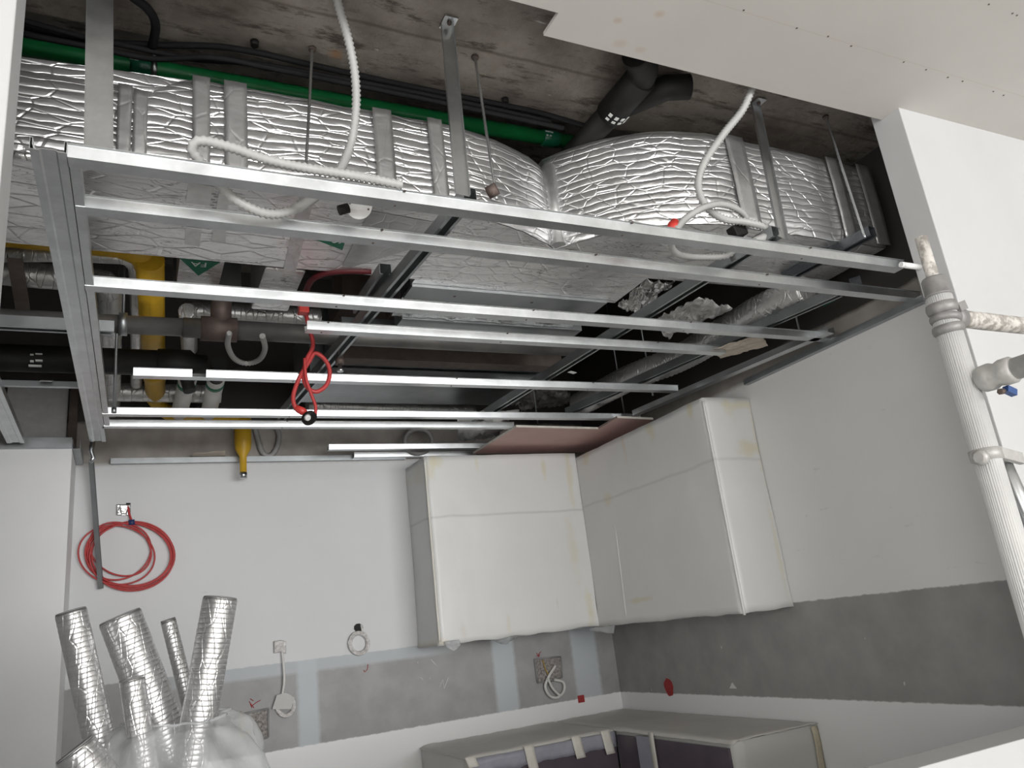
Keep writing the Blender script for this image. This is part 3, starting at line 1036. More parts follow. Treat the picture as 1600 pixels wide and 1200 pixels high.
G_L = 'foil lagged pipes at the left'
lag = [([(-60, 420), (60, 431), (140, 438), (168, 446), (172, 500), (174, 646)], 1.42, 0.046, 'foil lagged pipe turning the corner nearest the left stud'),
       ([(-60, 400), (60, 397), (170, 400), (205, 408), (214, 450), (213, 600)], 1.44, 0.028, 'thinner foil lagged pipe turning the corner beside the yellow pipe')]
for pts, z, r, lab in lag:
    pp = [at(u, v, z=z) for u, v in pts]
    tag(MB().tube(resample(catmull(pp, 6), 0.03), r, 16, rf=lambda i, a, r=r: r * (1 + 0.04 * noise.noise(V(i * 0.7, a * 1.5, r * 40)))).build('lagged_pipe', MT['foil_pipe']), lab, 'pipe', G_L)
tag(MB().tube(resample([at(150, 612, z=1.42), at(345, 616, z=1.42)], 0.03), 0.05, 16, rf=lambda i, a: 0.05 * (1 + 0.06 * noise.noise(V(i * .7, a, 1)))).build('lagged_pipe', MT['foil_pipe']), 'foil lagged pipe crossing behind the white banded pipes', 'pipe', G_L)
tag(MB().tube(resample([at(288, 486, z=1.42), at(500, 497, z=1.42)], 0.03), 0.042, 16, rf=lambda i, a: 0.042 * (1 + 0.05 * noise.noise(V(i * .7, a, 5)))).build('lagged_pipe', MT['foil_pipe']), 'foil lagged pipe just above the dark steel pipe', 'pipe', G_L)
lp = thing('lagged_pipe', 'foil lagged pipe behind the galvanised pan of the fan coil', 'pipe', at(610, 638, z=1.36), G_L)
MB().tube(resample([at(480, 634, z=1.36), at(740, 642, z=1.36)], 0.03), 0.045, 16, rf=lambda i, a: 0.045 * (1 + 0.05 * noise.noise(V(i * .7, a, 8)))).build('pipe', MT['foil_pipe'], lp)
p = at(628, 638, z=1.36)
MB().tube([p + V(0, 0, 0.04), V(p.x, p.y, 2.349)], 0.006, 8).build('pipe_hanger', MT['galv_dull'], lp)
tag(MB().tube([at(293, 486, z=1.38), at(296, 545, z=1.38)], 0.035, 14).build('lagged_pipe', MT['foil_pipe']), 'short foil lagged pipe stub behind the dark steel pipe', 'pipe', G_L)

# steel sprinkler main with tee and coupling
zs = 1.26
ys = at(480, 522, z=zs).y
sp = thing('sprinkler_pipe', 'dark grey steel pipe with a rusty tee and a hanging sprinkler', 'pipe', (0.4, ys, zs))
a = V(-1.7, ys + 0.02, zs)
b = at(905, 540, y=ys)
MB().tube([a, V(0.19, ys, zs)], 0.036, 18).build('pipe', MT['steel_pipe'], sp)
MB().tube([V(0.17, ys, zs), V(b.x, ys, zs)], 0.040, 18).build('pipe', MT['steel_pipe'], sp)
cx = at(345, 518, y=ys).x
MB().tube([V(cx - 0.075, ys, zs), V(cx + 0.06, ys, zs)], 0.050, 18).tube([V(cx, ys, zs), V(cx, ys - 0.03, zs + 0.16)], 0.040, 16).build('tee_fitting', MT['iron'], sp)
cx2 = at(185, 515, y=ys).x
MB().tube([V(cx2, ys, zs), V(cx2 + 0.03, ys, zs)], 0.045, 18).tube([V(cx2 + 0.015, ys, zs + 0.04), V(cx2 + 0.015, ys, 1.8)], 0.005, 8).build('pipe_clamp', MT['galv_dull'], sp)
hx = at(530, 545, y=ys).x
MB().lathe(V(hx, ys, zs - 0.03), (0, 0, -1), [(0, 0.020), (0.05, 0.020), (0.055, 0.014), (0.075, 0.014)], 14).build('drop_nipple', MT['steel_pipe'], sp)
hd = MB().lathe(V(hx, ys, zs - 0.10), (0, 0, -1), [(0, 0.020), (0.03, 0.018)], 12).build('sprinkler_cap', MT['iron'], sp)
MB().lathe(V(hx, ys, zs - 0.13), (0, 0, -1), [(0, 0.008), (0.02, 0.008), (0.021, 0.014), (0.032, 0.013)], 12).build('deflector', MT['galv'], hd)

# black waste pipe
zk = 1.24
yk = at(100, 562, z=zk).y
bp = thing('waste_pipe', 'black plastic waste pipe with white printing crossing behind the left stud', 'pipe', (-0.3, yk, zk))
MB().tube([V(-1.7, yk, zk), V(at(300, 575, y=yk).x, yk, zk)], 0.055, 20).build('pipe', MT['black_plastic'], bp)
ex = at(308, 580, y=yk).x
MB().lathe(V(ex - 0.16, yk, zk), (1, 0, 0), [(0, 0.055), (0.004, 0.062), (0.13, 0.062), (0.15, 0.045), (0.2, 0.04)], 18).tube([V(ex - 0.06, yk, zk), V(ex - 0.03, yk - 0.02, zk - 0.13)], 0.026, 14).build('elbow_fitting', MT['black_plastic'], bp)
k = MB()
for (u, v, w) in ((50, 555, 0.006), (61, 554, 0.012), (50, 565, 0.006), (61, 564, 0.012), (55, 572, 0.022)):
    q = at(u, v, y=yk - 0.050)
    k.box(q - V(w, 0.008, 0.003), q + V(w, 0.004, 0.003))
k.build('printed_marks', MT['label_white'], bp)

G_W = 'white drain pipes with green bands'
for (a, b, lab) in (((294, 590), (280, 645), 'white pipe with a green band, the one nearer the yellow pipe'), ((338, 590), (326, 645), 'white pipe with a green band, farther from the yellow pipe')):
    z = 1.34
    p = at(*a, z=z)
    q = at(*b, z=z)
    r = thing('banded_pipe', lab, 'pipe', p, G_W)
    d = (q - p).normalized()
    MB().tube([p, q], 0.043, 18).build('pipe', MT['white_pvc'], r)
    MB().lathe(p + d * 0.06, d, [(0, 0.0425), (0, 0.0445), (0.045, 0.0445), (0.045, 0.0425)], 18).build('green_band', MT['green_label'], r)
    MB().tube([p - d * 0.2, p + d * 0.01], 0.037, 16).build('socket', MT['black_plastic'], r)

p = at(32, 440, z=1.36)
tag(MB().bar(V(p.x, 2.80, 1.36), V(p.x - 0.01, 3.30, 1.30), [(-0.022, 0.02), (-0.022, 0.0), (0.022, 0.0), (0.022, 0.02)]).build('steel_bracket', MT['rust']), 'dark brown steel bracket under the lagged pipes by the left wall edge', 'bracket')
a = at(12, 605, y=4.74)
b = at(104, 668, y=4.74)
tag(MB().box((a.x, 4.745, 1.13), (b.x, 4.765, a.z + 0.02)).build('wall_panel', MT['paper']), 'grey panel on the back wall above the white closet wall', 'panel')
tag(MB().box((b.x + 0.01, 4.70, 1.12), (b.x + 0.05, 4.765, 1.55)).build('steel_post', MT['rust']), 'dark steel post beside the grey panel above the closet wall', 'post')

# ------------------------------------------------------------------ fan coil unit
fc = thing('fan_coil_unit', 'galvanised fan coil unit with a dark recess hung behind the duct trunk', 'machine', (1.45, 3.6, 1.3))
MB().box((0.80, 3.76, 1.30), (2.12, 4.17, 1.62)).build('drain_pan', MT['galv_dull'], fc)
MB().box((0.80, 3.68, 1.292), (2.12, 3.76, 1.33)).build('pan_rim', MT['galv'], fc)
MB().box((0.86, 3.57, 1.34), (2.10, 3.68, 1.66)).build('fan_housing', MT['galv_dark'], fc)
MB().box((0.86, 3.48, 1.31), (2.10, 3.57, 1.60)).build('filter_rail', MT['rust'], fc)
MB().box((0.86, 3.28, 1.50), (2.05, 3.48, 1.72)).build('intake_plate', MT['rust'], fc)
MB().box((0.84, 3.245, 1.30), (1.90, 3.285, 1.42)).build('intake_rail', MT['galv_dull'], fc)
MB().box((1.05, 3.13, 1.42), (1.98, 3.245, 1.70)).build('intake_duct', MT['rust'], fc)
MB().box((1.05, 3.02, 1.33), (1.96, 3.13, 1.66)).build('supply_collar', MT['galv_dull'], fc)
mb = MB()
mb.grid(lambda a, b: V(1.0 + 0.90 * a, 2.815 + 0.20 * b, 1.36 - 0.02 * b + 0.012 * noise.noise(V(a * 18, b * 3, 0))), 60, 6)
mb.build('flexible_connector', MT['foil_bright'], fc, solid=0.002)

# ------------------------------------------------------------------ flexible ducts, crumpled foil and offcuts at the right
G_D = 'foil flexible ducts in the ceiling void at the right'
def flexduct(lab, pts, z, r, m='foil_pipe', pitch=0.030):
    pp = [at(u, v, z=zz) if len(q) == 3 else at(q[0], q[1], z=z) for q in pts for u, v, zz in [q if len(q) == 3 else (q[0], q[1], z)]]
    p = resample(catmull(pp, 14), pitch / 2)
    return tag(MB().tube(p, r, 22, rf=lambda i, a: r * (1 + (0.07 if i % 2 else -0.06) + 0.03 * noise.noise(V(i * .25, a, r * 30)))).build('flexible_duct', MT[m]), lab, 'duct', G_D)


flexduct('ribbed foil flexible duct curving down beside the right carrier', [(1260, 452), (1195, 482), (1130, 520), (1060, 560), (985, 590), (905, 632)], 1.258, 0.07)
flexduct('foil flexible duct stub carrying a green arrow', [(1265, 455), (1300, 480), (1325, 505)], 1.36, 0.055)
flexduct('foil flexible duct hanging nearest the right wall nib', [(1325, 450), (1352, 478), (1362, 500)], 1.38, 0.045)
pts = [at(u, v, z=1.285) for u, v in ((1271, 473), (1302, 458), (1312, 490))]
tag(MB().prism(pts, V(0, 0, 0.0015)).build('airflow_arrow', MT['green_label']), 'green arrow sticker hanging by the foil duct stub', 'sticker')


def crumple(name, lab, corners, z, amp, m, cat, n=26, sag=0.0, seed=0, grp=None):
    c = [at(u, v, z=z) for u, v in corners]

    def fn(a, b):
        p = (c[0] * (1 - a) + c[1] * a) * (1 - b) + (c[3] * (1 - a) + c[2] * a) * b
        k = noise.noise(V(a * 4 + seed, b * 4, seed)) + 0.6 * noise.noise(V(a * 11, b * 11 + seed, 1)) + 0.3 * noise.noise(V(a * 25 + seed, b * 25, 2))
        return p + V(0.3 * amp * noise.noise(V(a * 6, b * 6, 9 + seed)), 0.3 * amp * noise.noise(V(a * 6 + 3, b * 6, 4 + seed)), amp * k - sag * math.sin(a * math.pi) * math.sin(b * math.pi))
    mb = MB().grid(fn, n, n)
    o = mb.build(name, MT[m], solid=0.0015)
    return tag(o, lab, cat, grp)


crumple('foil_sheet', 'crumpled foil sheet draped beside the duct trunk above the third channel', [(1018, 502), (1090, 466), (1145, 482), (1045, 530)], 1.27, 0.03, 'foil_pipe', 'foil', seed=1)
crumple('foil_sheet', 'dark crumpled foil hanging against the trunk side behind the second channel', [(965, 478), (1005, 440), (1055, 440), (1000, 490)], 1.42, 0.03, 'foil_bright', 'foil', seed=3)
crumple('foil_sheet', 'crumpled bright foil end left of the pink plasterboard', [(714, 648), (812, 640), (775, 684), (716, 690)], 1.17, 0.022, 'tape', 'foil', seed=5)
crumple('foil_sheet', 'dark crumpled foil in the void above the pink plasterboard', [(800, 622), (872, 600), (900, 628), (815, 640)], 1.36, 0.05, 'foil_pipe', 'foil', seed=8)
crumple('cardboard_offcut', 'beige cardboard offcut lying on the grid near the right wall', [(1113, 545), (1190, 522), (1200, 540), (1125, 560)], 1.125, 0.008, 'cardboard', 'cardboard', seed=2)
crumple('cardboard_offcut', 'small torn paper scrap on the wall angle beside the nib', [(1408, 498), (1432, 488), (1437, 490), (1412, 503)], 1.12, 0.004, 'cardboard', 'cardboard', n=8, seed=6)
tag(MB().obox(at(894, 582, z=1.154), V(0.022, 0.01, 0.0), V(-0.004, 0.010, 0), V(0, 0, 0.001)).build('white_tag', MT['label_white']), 'small white tag stuck to the middle slanting carrier', 'tag')

# pink plasterboard above the wrapped wall cabinets
pk = [V(2.012, 4.60, 1.1), V(2.016, 3.95, 1.1), V(2.60, 3.99, 1.1), V(2.58, 3.74, 1.1), V(2.86, 3.77, 1.1), V(2.96, 4.2, 1.1), V(2.96, 4.60, 1.1)]
pb = thing('plasterboard_sheet', 'pink plasterboard sheet fixed above the wrapped wall cabinets', 'board', (2.5, 4.2, 1.1))
MB().prism(pk, V(0, 0, 0.012)).build('board_face', MT['pink_board'], pb)
for i in (0, 1, 2, 3):
    p, q = pk[i], pk[i + 1]
    d = (q - p).normalized()
    nn = V(d.y, -d.x, 0) * 0.0015
    if nn.y > 0 or (abs(nn.y) < 0.0005 and nn.x > 0):
        nn = -nn
    MB().prism([p + V(0, 0, -0.0005), q + V(0, 0, -0.0005), q + V(0, 0, 0.0125), p + V(0, 0, 0.0125)], nn).build('cut_edge', MT['gypsum'], pb)

# ------------------------------------------------------------------ conduits, boxes, red cables
def conduit(lab, pts, r=0.0125, m='grey_pvc', name='flexible_conduit', grp='pale corrugated conduits'):
    return tag(corrugated(MB(), pts, r).build(name, MT[m]), lab, 'conduit', grp)


P3 = lambda u, v, y: at(u, v, y=y)
conduit('pale corrugated conduit dropping from the concrete and looping over the front channel',
        [P3(522, -25, 1.84), P3(530, 12, 1.86), P3(545, 65, 1.88), P3(555, 120, 1.92), P3(556, 175, 1.96), P3(548, 225, 2.0), P3(528, 270, 1.98), P3(495, 305, 1.94), P3(462, 326, 1.90), P3(420, 334, 1.88), P3(375, 316, 1.86), P3(338, 285, 1.84),
         P3(312, 252, 1.80), P3(300, 232, 1.78), P3(314, 220, 1.765), P3(360, 230, 1.76), P3(420, 250, 1.755), P3(480, 263, 1.75), P3(550, 274, 1.745), P3(628, 289, 1.735)])
conduit('pale conduit curving from the plasterboard ceiling down to the right duct elbow',
        [P3(1176, 136, 1.70), P3(1160, 172, 1.74), P3(1130, 210, 1.78), P3(1100, 255, 1.82), P3(1091, 290, 1.84), P3(1103, 322, 1.84), P3(1130, 342, 1.82), P3(1165, 347, 1.80), P3(1196, 356, 1.78), P3(1198, 368, 1.77), P3(1180, 377, 1.76)], 0.013)
conduit('short pale conduit arching over the front channel from a red connector',
        [P3(1056, 359, 1.77), P3(1072, 341, 1.78), P3(1098, 325, 1.78), P3(1125, 319, 1.79), P3(1150, 326, 1.80), P3(1166, 342, 1.82), P3(1160, 372, 1.86), P3(1140, 398, 1.92), P3(1100, 402, 1.95), P3(1064, 399, 1.93), P3(1050, 388, 1.90), P3(1050, 374, 1.86)], 0.0105)
tag(MB().lathe(P3(1050, 362, 1.785), (0.3, 0, 0.6), [(0, 0.020), (0.03, 0.020), (0.032, 0.014), (0.045, 0.014)], 12).build('conduit_connector', MT['red_plastic']), 'red plastic connector at the end of the short conduit', 'connector')
tag(MB().obox(P3(1152, 362, 1.84), V(0.028, 0, 0.008), V(0, 0.02, 0), V(-0.006, 0, 0.02)).build('junction_block', MT['black_plastic'], bevel=0.004), 'black connector block hanging by the right conduit', 'connector')
jb = thing('junction_box', 'white round junction box hanging just under the front channel', 'box', P3(560, 330, 1.86))
c = P3(561, 322, 1.86)
nrm = V(-0.05, -0.75, -0.66).normalized()
MB().lathe(c - nrm * 0.035, nrm, [(0, 0.034), (0.030, 0.034), (0.031, 0.037), (0.037, 0.036)], 28).build('lid', MT['white_plastic'], jb)
MB().lathe(c + V(-0.030, -0.0, -0.010), (-0.8, 0.1, -0.3), [(0, 0.014), (0.028, 0.014)], 14).build('cable_gland', MT['black_plastic'], jb)
k = MB()
u_ = nrm.cross(V(0, 0, 1)).normalized()
w_ = u_.cross(nrm)
for s_ in (-1, 1):
    k.lathe(c + nrm * 0.0025 + u_ * 0.026 * s_ + w_ * 0.006 * s_, nrm, [(0, 0.003), (0.001, 0.003)], 8)
k.build('lid_screw', MT['iron'], jb)
# white plastic end at the front of the duct, brass fitting by the middle strap
tag(MB().lathe(P3(762, 302, 1.752), (0.6, -0.6, 0.2), [(0, 0.018), (0.03, 0.018), (0.03, 0.011), (0.022, 0.011)], 14).build('conduit_fitting', MT['iron']), 'dark threaded fitting beside the foot of the middle strap', 'fitting')
tag(MB().lathe(P3(1411, 414, 1.69), (1, 0, 0), [(0, 0.011), (2.599 - P3(1411, 414, 1.69).x, 0.011)], 14).lathe(P3(1411, 414, 1.69), (-1, 0, 0), [(0, 0.012), (0.012, 0.010)], 12).build('conduit_fitting', MT['white_plastic']), 'white pipe stub beside the nib at the end of the front channel', 'fitting')
# red hose behind
tag(MB().tube(catmull([at(u, v, z=1.34) for u, v in ((580, 424), (530, 424), (495, 432), (480, 450), (478, 478))], 8), 0.012, 10).build('red_hose', MT['red_dark']), 'dark red hose bending down behind the foil duct', 'hose')
tag(MB().box(at(474, 484, z=1.28) - V(0.02, 0.02, 0.018), at(474, 484, z=1.28) + V(0.02, 0.02, 0.018)).build('valve_box', MT['red_plastic'], bevel=0.004), 'small bright red valve box below the third channel', 'box')
yr = 2.95
rl_ = [(478, 492), (484, 515), (489, 540), (480, 560), (474, 585), (480, 605), (495, 612), (511, 600), (515, 578), (506, 560), (492, 552), (483, 565), (468, 590), (458, 620), (464, 640), (478, 646)]
rd = thing('fire_alarm_cable', 'bright red cable hanging in loops below the ceiling grid', 'cable', P3(485, 600, yr))
MB().tube(catmull([P3(u, v, yr) for u, v in rl_], 8), 0.0085, 10).build('cable', MT['red_cable'], rd)
MB().tube(catmull([P3(u, v, yr - 0.018) for u, v in ((476, 560), (478, 590), (486, 615), (493, 635), (492, 652))], 8), 0.0065, 10).build('cable', MT['red_cable'], rd)
MB().lathe(P3(462, 636, yr), (0.6, 0, -0.4), [(0, 0.010), (0.03, 0.016), (0.045, 0.012)], 12).build('connector', MT['red_plastic'], rd)
MB().lathe(P3(482, 652, yr - 0.02), (0.25, -0.55, -0.6), [(0, 0.030), (0.012, 0.030), (0.014, 0.022)], 16).build('sounder_base', MT['black_plastic'], rd)
MB().lathe(P3(480, 652, yr - 0.045), (0.25, -0.55, -0.6), [(0, 0.014), (0.01, 0.010)], 10).build('sounder_cone', MT['white_plastic'], rd)
# grey flexible conduits near the tee, near the yellow drop, and ring on the back wall
G_G = 'grey flexible hoses in the void'
tag(corrugated(MB(), [at(u, v, z=1.2) for u, v in ((358, 520), (356, 540), (366, 560), (385, 568), (405, 562), (414, 545), (410, 525))], 0.010).build('grey_hose', MT['grey_pvc']), 'grey corrugated hose looped below the rusty tee', 'hose', G_G)
tag(corrugated(MB(), [P3(u, v, 4.752) for u, v in ((398, 668), (404, 690), (410, 707), (422, 712), (432, 700), (436, 680), (430, 665))], 0.016, 0.014).build('grey_hose', MT['grey_hose']), 'grey corrugated hose looped beside the yellow pipe drop', 'hose', G_G)
tag(MB().tube([P3(654 + 21 * math.cos(k * math.pi / 18), 689 + 19 * math.sin(k * math.pi / 18), 4.66) for k in range(37)], 0.016, 10, cap=False).build('hose_ring', MT['grey_hose']), 'dark grey hose coiled as a ring against the back wall', 'hose')
# torn strip on wall above the angle
crumple('torn_tape', 'torn beige tape strip on the plaster beside the yellow pipe drop', [(300, 708), (352, 704), (352, 716), (296, 716)], 1.14, 0.004, 'cardboard', 'tape', n=8, seed=4)

# ------------------------------------------------------------------ things on the back wall
YW = 4.765
rcoil = thing('red_cable_coil', 'coil of thin red cable hanging on the white back wall', 'cable', P3(200, 870, YW - 0.03))
loops = [
    (205, 868, 68, 52, 0, 0.0), (203, 867, 66, 50, 3, 0.004), (207, 866, 64, 51, -4, 0.008), (200, 866, 67, 49, 5, 0.012), (206, 870, 66, 53, -2, 0.016),
    (185, 862, 52, 43, -20, 0.006), (182, 867, 60, 46, 8, 0.014), (188, 858, 50, 40, 25, 0.010)]
for i, (cu_, cv_, ra, rb_, rot, dy) in enumerate(loops):
    a = math.radians(rot)
    pts = []
    for k_ in range(49):
        t_ = 2 * math.pi * k_ / 48
        x_ = ra * math.cos(t_)
        y_ = rb_ * math.sin(t_)
        pts.append(P3(cu_ + x_ * math.cos(a) - y_ * math.sin(a), cv_ + x_ * math.sin(a) + y_ * math.cos(a), YW - 0.012 - dy))
    MB().tube(pts, 0.0045, 8, cap=False).build('cable_turn', MT['red_cable'], rcoil)
MB().tube(catmull([P3(200, 790, YW), P3(202, 803, YW - 0.012), P3(207, 817, YW - 0.02)], 6), 0.006, 8).build('cable_end', MT['red_cable'], rcoil)
MB().lathe(P3(201, 817, YW - 0.02), (1, 0, 0.1), [(0, 0.016), (0.03, 0.016)], 10).build('cable_tie', MT['blue_tie'], rcoil)
tag(MB().grid(lambda a, b: P3(182 + 22 * a, 788 + 17 * b, YW - 0.004 - 0.006 * abs(noise.noise(V(a * 4, b * 4, 3)))), 10, 10).build('foil_patch', MT['foil_bright'], solid=0.001), 'crinkled silver foil patch on the wall above the red coil', 'patch')
tag(MB().prism([P3(u, v, YW + 0.003) for u, v in ((197, 786), (204, 786), (204, 791), (197, 791))], V(0, -0.004, 0)).build('wall_hole', MT['black_plastic']), 'small black hole where the red coil enters the wall', 'hole')


def wall_coil(lab, u, v, ru, rv, extra=None):
    t_ = thing('coiled_wire', lab, 'wire', P3(u, v, YW - 0.02), 'coiled white wires on the back wall')
    mb = MB()
    for j in range(4):
        pts = []
        for k_ in range(33):
            a = 2 * math.pi * k_ / 32
            f = 0.78 + 0.07 * j
            pts.append(P3(u + ru * f * math.cos(a) + random.uniform(-.3, .3), v + rv * f * math.sin(a), YW - 0.008 - 0.004 * (j % 2)))
        mb.tube(pts, 0.006, 8, cap=False)
    mb.build('wire_turns', MT['coil_wrap'], t_)
    return t_


w1 = wall_coil('white wire coil hanging under a black hole in the back wall', 561, 1005, 16, 18)
MB().prism([P3(560 + 8 * math.cos(k * .7) * 0.9, 981 + 7 * math.sin(k * .7), YW + 0.003) for k in range(9)], V(0, -0.004, 0)).build('wall_hole', MT['black_plastic'], w1)
MB().tube([P3(564, 976, YW - 0.002), P3(567, 990, YW - 0.01)], 0.006, 8).build('wire_end', MT['white_pvc'], w1)
w2 = wall_coil('white wire coil hanging on a long tail beside the chipped socket recess', 446, 1102, 15, 18)
MB().tube(catmull([P3(440, 1010, YW - 0.006), P3(443, 1040, YW - 0.02), P3(444, 1065, YW - 0.02), P3(441, 1086, YW - 0.015)], 8), 0.007, 8).build('wire_tail', MT['white_pvc'], w2)
MB().grid(lambda a, b: P3(428 + 19 * a, 1000 + 19 * b + 4 * abs(a - .5), YW - 0.006 - 0.02 * abs(noise.noise(V(a * 5, b * 5, 7)))), 10, 10).build('film_tuft', MT['coil_wrap'], w2, solid=0.001)
MB().prism([P3(u, v, YW - 0.012) for u, v in ((432, 1086), (446, 1082), (460, 1090), (454, 1108), (425, 1108))], V(0, -0.012, 0)).build('tape_wrap', MT['grey_pvc'], w2)


def recess(lab, px, parts=None):
    t_ = thing('socket_recess', lab, 'socket', P3(px[0][0], px[0][1], YW), 'chipped socket recesses in the grey band')
    MB().prism([P3(u, v, YW + 0.003) for u, v in px], V(0, -0.004, 0)).build('rough_mortar', MT['mortar'], t_)
    k = MB()
    n = len(px)
    for i in range(n):
        k.tube([P3(*px[i], YW - 0.001), P3(*px[(i + 1) % n], YW - 0.001)], 0.006, 6)
    k.build('broken_edge', MT['print_grey'], t_)
    return t_


r1 = recess('chipped socket recess at left of the grey band with an ochre cable', [(368, 1118), (419, 1107), (419, 1152), (392, 1160), (370, 1148)])
MB().tube(catmull([P3(376, 1112, YW - 0.004), P3(378, 1130, YW - 0.015), P3(377, 1150, YW - 0.02), P3(392, 1142, YW - 0.012)], 6), 0.006, 8).build('cable_end', MT['ochre'], r1)
r2 = recess('chipped socket recess near the room corner with looped white wires', [(835, 1030), (876, 1026), (878, 1058), (862, 1064), (840, 1067)])
MB().tube(catmull([P3(848, 1031, YW - 0.004), P3(852, 1045, YW - 0.012), P3(858, 1056, YW - 0.016)], 6), 0.004, 8).build('cable_end', MT['ochre'], r2)
MB().tube(catmull([P3(u, v, YW - 0.02) for u, v in ((868, 1040), (858, 1056), (852, 1072), (858, 1086), (870, 1090), (881, 1080), (880, 1066), (866, 1062))], 8), 0.009, 8).tube(catmull([P3(u, v, YW - 0.03) for u, v in ((856, 1060), (864, 1076), (876, 1088))], 8), 0.008, 8).build('wire_loop', MT['white_pvc'], r2)
G_P = 'red setting-out marks on the walls'


def paint_blob(lab, c, wall, rx, rz):
    mb = MB()
    n = 26
    pts = []
    for k_ in range(n):
        a = 2 * math.pi * k_ / n
        f = 1 + 0.18 * noise.noise(V(math.cos(a) * 2, math.sin(a) * 2, rx * 60))
        if wall == 'x':
            pts.append(c + V(0, rx * f * math.cos(a), rz * f * math.sin(a)))
        else:
            pts.append(c + V(rx * f * math.cos(a), 0, rz * f * math.sin(a)))
    mb.prism(pts, V(-0.0015, 0, 0) if wall == 'x' else V(0, -0.0015, 0))
    return tag(mb.build('paint_mark', MT['red_paint']), lab, 'paint mark', G_P)


paint_blob('round red spray paint spot low on the right wall', at(1045, 1073, x=2.969), 'x', 0.042, 0.05)
q = P3(908, 1092, 4.769)
tag(MB().box(q - V(0.024, 0.002, 0.022), q + V(0.024, 0.0, 0.022)).build('paint_mark', MT['red_paint']), 'square red paint mark at the bottom of the grey band', 'paint mark', G_P)


def scribble(lab, strokes, name='pen_mark'):
    mb = MB()
    for s_ in strokes:
        mb.tube([P3(u, v, 4.769) for u, v in s_], 0.0022, 6)
    return tag(mb.build(name, MT['red_paint']), lab, 'pen mark', G_P)


scribble('red pen cross above the left socket recess', [[(389, 1096), (393, 1101), (397, 1106)], [(407, 1094), (400, 1098), (392, 1104)], [(391, 1092), (396, 1095)], [(394, 1106), (391, 1100)]])
scribble('red pen mark above the socket recess near the corner', [[(838, 1020), (841, 1024), (843, 1026)], [(845, 1018), (842, 1022), (841, 1027)], [(838, 1025), (844, 1023)]])
scribble('red pen tick below the wire coil under the black hole', [[(575, 1038), (574, 1046), (570, 1050), (568, 1047)]])
mb = MB()
for s_ in ([(686, 1074), (692, 1062), (694, 1076), (701, 1058)], [(657, 1058), (662, 1063)], [(673, 1030), (682, 1040)]):
    mb.tube([P3(u, v, 4.769) for u, v in s_], 0.0022, 6)
tag(mb.build('chalk_mark', MT['label_white']), 'white chalk scratches on the grey band left of the corner', 'chalk mark')
q = at(1145, 1072, x=2.969)
tag(MB().prism([q + V(0, 0.03, -0.012), q + V(0, -0.03, -0.012), q + V(0, 0.0, 0.018)], V(-0.0015, 0, 0)).build('plaster_chip', MT['label_white']), 'white triangular plaster fleck on the grey right wall', 'fleck')

# ------------------------------------------------------------------ wrapped cabinets
YEL = (0.66, 0.60, 0.40)
TAN = (0.62, 0.56, 0.48)


def soft_box(lo, hi, step, amp, skip=(), hem=0.0, seed=0):
    lo = Vector(lo)
    hi = Vector(hi)
    mb = MB()
    ax = [V(1, 0, 0), V(0, 1, 0), V(0, 0, 1)]
    for i in range(3):
        j, k = (i + 1) % 3, (i + 2) % 3
        for s_ in (0, 1):
            if (i, s_) in skip:
                continue
            nj = max(1, int((hi[j] - lo[j]) / step))
            nk = max(1, int((hi[k] - lo[k]) / step))

            def fn(a, b, i=i, j=j, k=k, s_=s_):
                p = V(0, 0, 0)
                p[i] = hi[i] if s_ else lo[i]
                p[j] = lo[j] + (hi[j] - lo[j]) * a
                p[k] = lo[k] + (hi[k] - lo[k]) * b
                return p
            mb.grid(fn, nj, nk)
    bmesh.ops.remove_doubles(mb.bm, verts=mb.bm.verts, dist=1e-4)
    for v in mb.bm.verts:
        p = v.co.copy()
        q = V(p.x * 3 + seed, p.y * 3, p.z * 2)
        d = V(noise.noise(q), noise.noise(q + V(7, 1, 3)), noise.noise(q + V(2, 9, 5))) * amp
        q *= 4
        d += V(noise.noise(q), noise.noise(q + V(7, 1, 3)), noise.noise(q + V(2, 9, 5))) * amp * 0.4
        if hem:
            h = max(0.0, 1 - (p.z - lo.z) / 0.09)
            cx, cy = (lo.x + hi.x) / 2, (lo.y + hi.y) / 2
            fl = hem * h * h * (0.6 + 0.9 * noise.noise(V(p.x * 5, p.y * 5, seed)))
            if abs(p.y - lo.y) < 0.002:
                d.y -= fl
            if abs(p.x - lo.x) < 0.002:
                d.x -= fl
            d.z += 0.010 * h * noise.noise(V(p.x * 9 + seed, p.y * 9, 2))
        # stay off the walls
        v.co = p + d
        v.co.y = min(v.co.y, 4.768)
        v.co.x = min(v.co.x, 2.968)
    return mb


def loc(o_lo, o_hi, p):
    """world point to the object space of a root placed at the centre bottom"""
    return p


# back run
blo, bhi = V(1.60, 4.40, -0.055), V(2.655, 4.768, 1.045)
root = thing('wrapped_wall_cabinet', 'white film wrapped wall cabinet on the back wall below the pink plasterboard', 'cabinet', ((blo.x + bhi.x) / 2, 4.58, blo.z), 'film wrapped kitchen cabinets')
L = OFF[root.name]
S = lambda u, v, r, k, col=YEL: ((at(u, v, y=4.40) + V(0, 0, E) - L), r, col, k)
st = [S(680, 722, (0.07, 1, 0.05), .7), S(672, 738, (0.05, 1, 0.08), .5), S(745, 725, (0.02, 1, 0.08), .4), S(850, 735, (0.02, 1, 0.12), .5), S(888, 730, (0.03, 1, 0.35), .5), S(895, 850, (0.045, 1, 0.3), .35), S(922, 950, (0.04, 1, 0.15), .6),
      S(724, 985, (0.03, 1, 0.06), .4, TAN), S(795, 975, (0.02, 1, 0.08), .35), S(870, 940, (0.012, 1, 0.06), .4, TAN), S(690, 1005, (0.05, 1, 0.03), .4)]
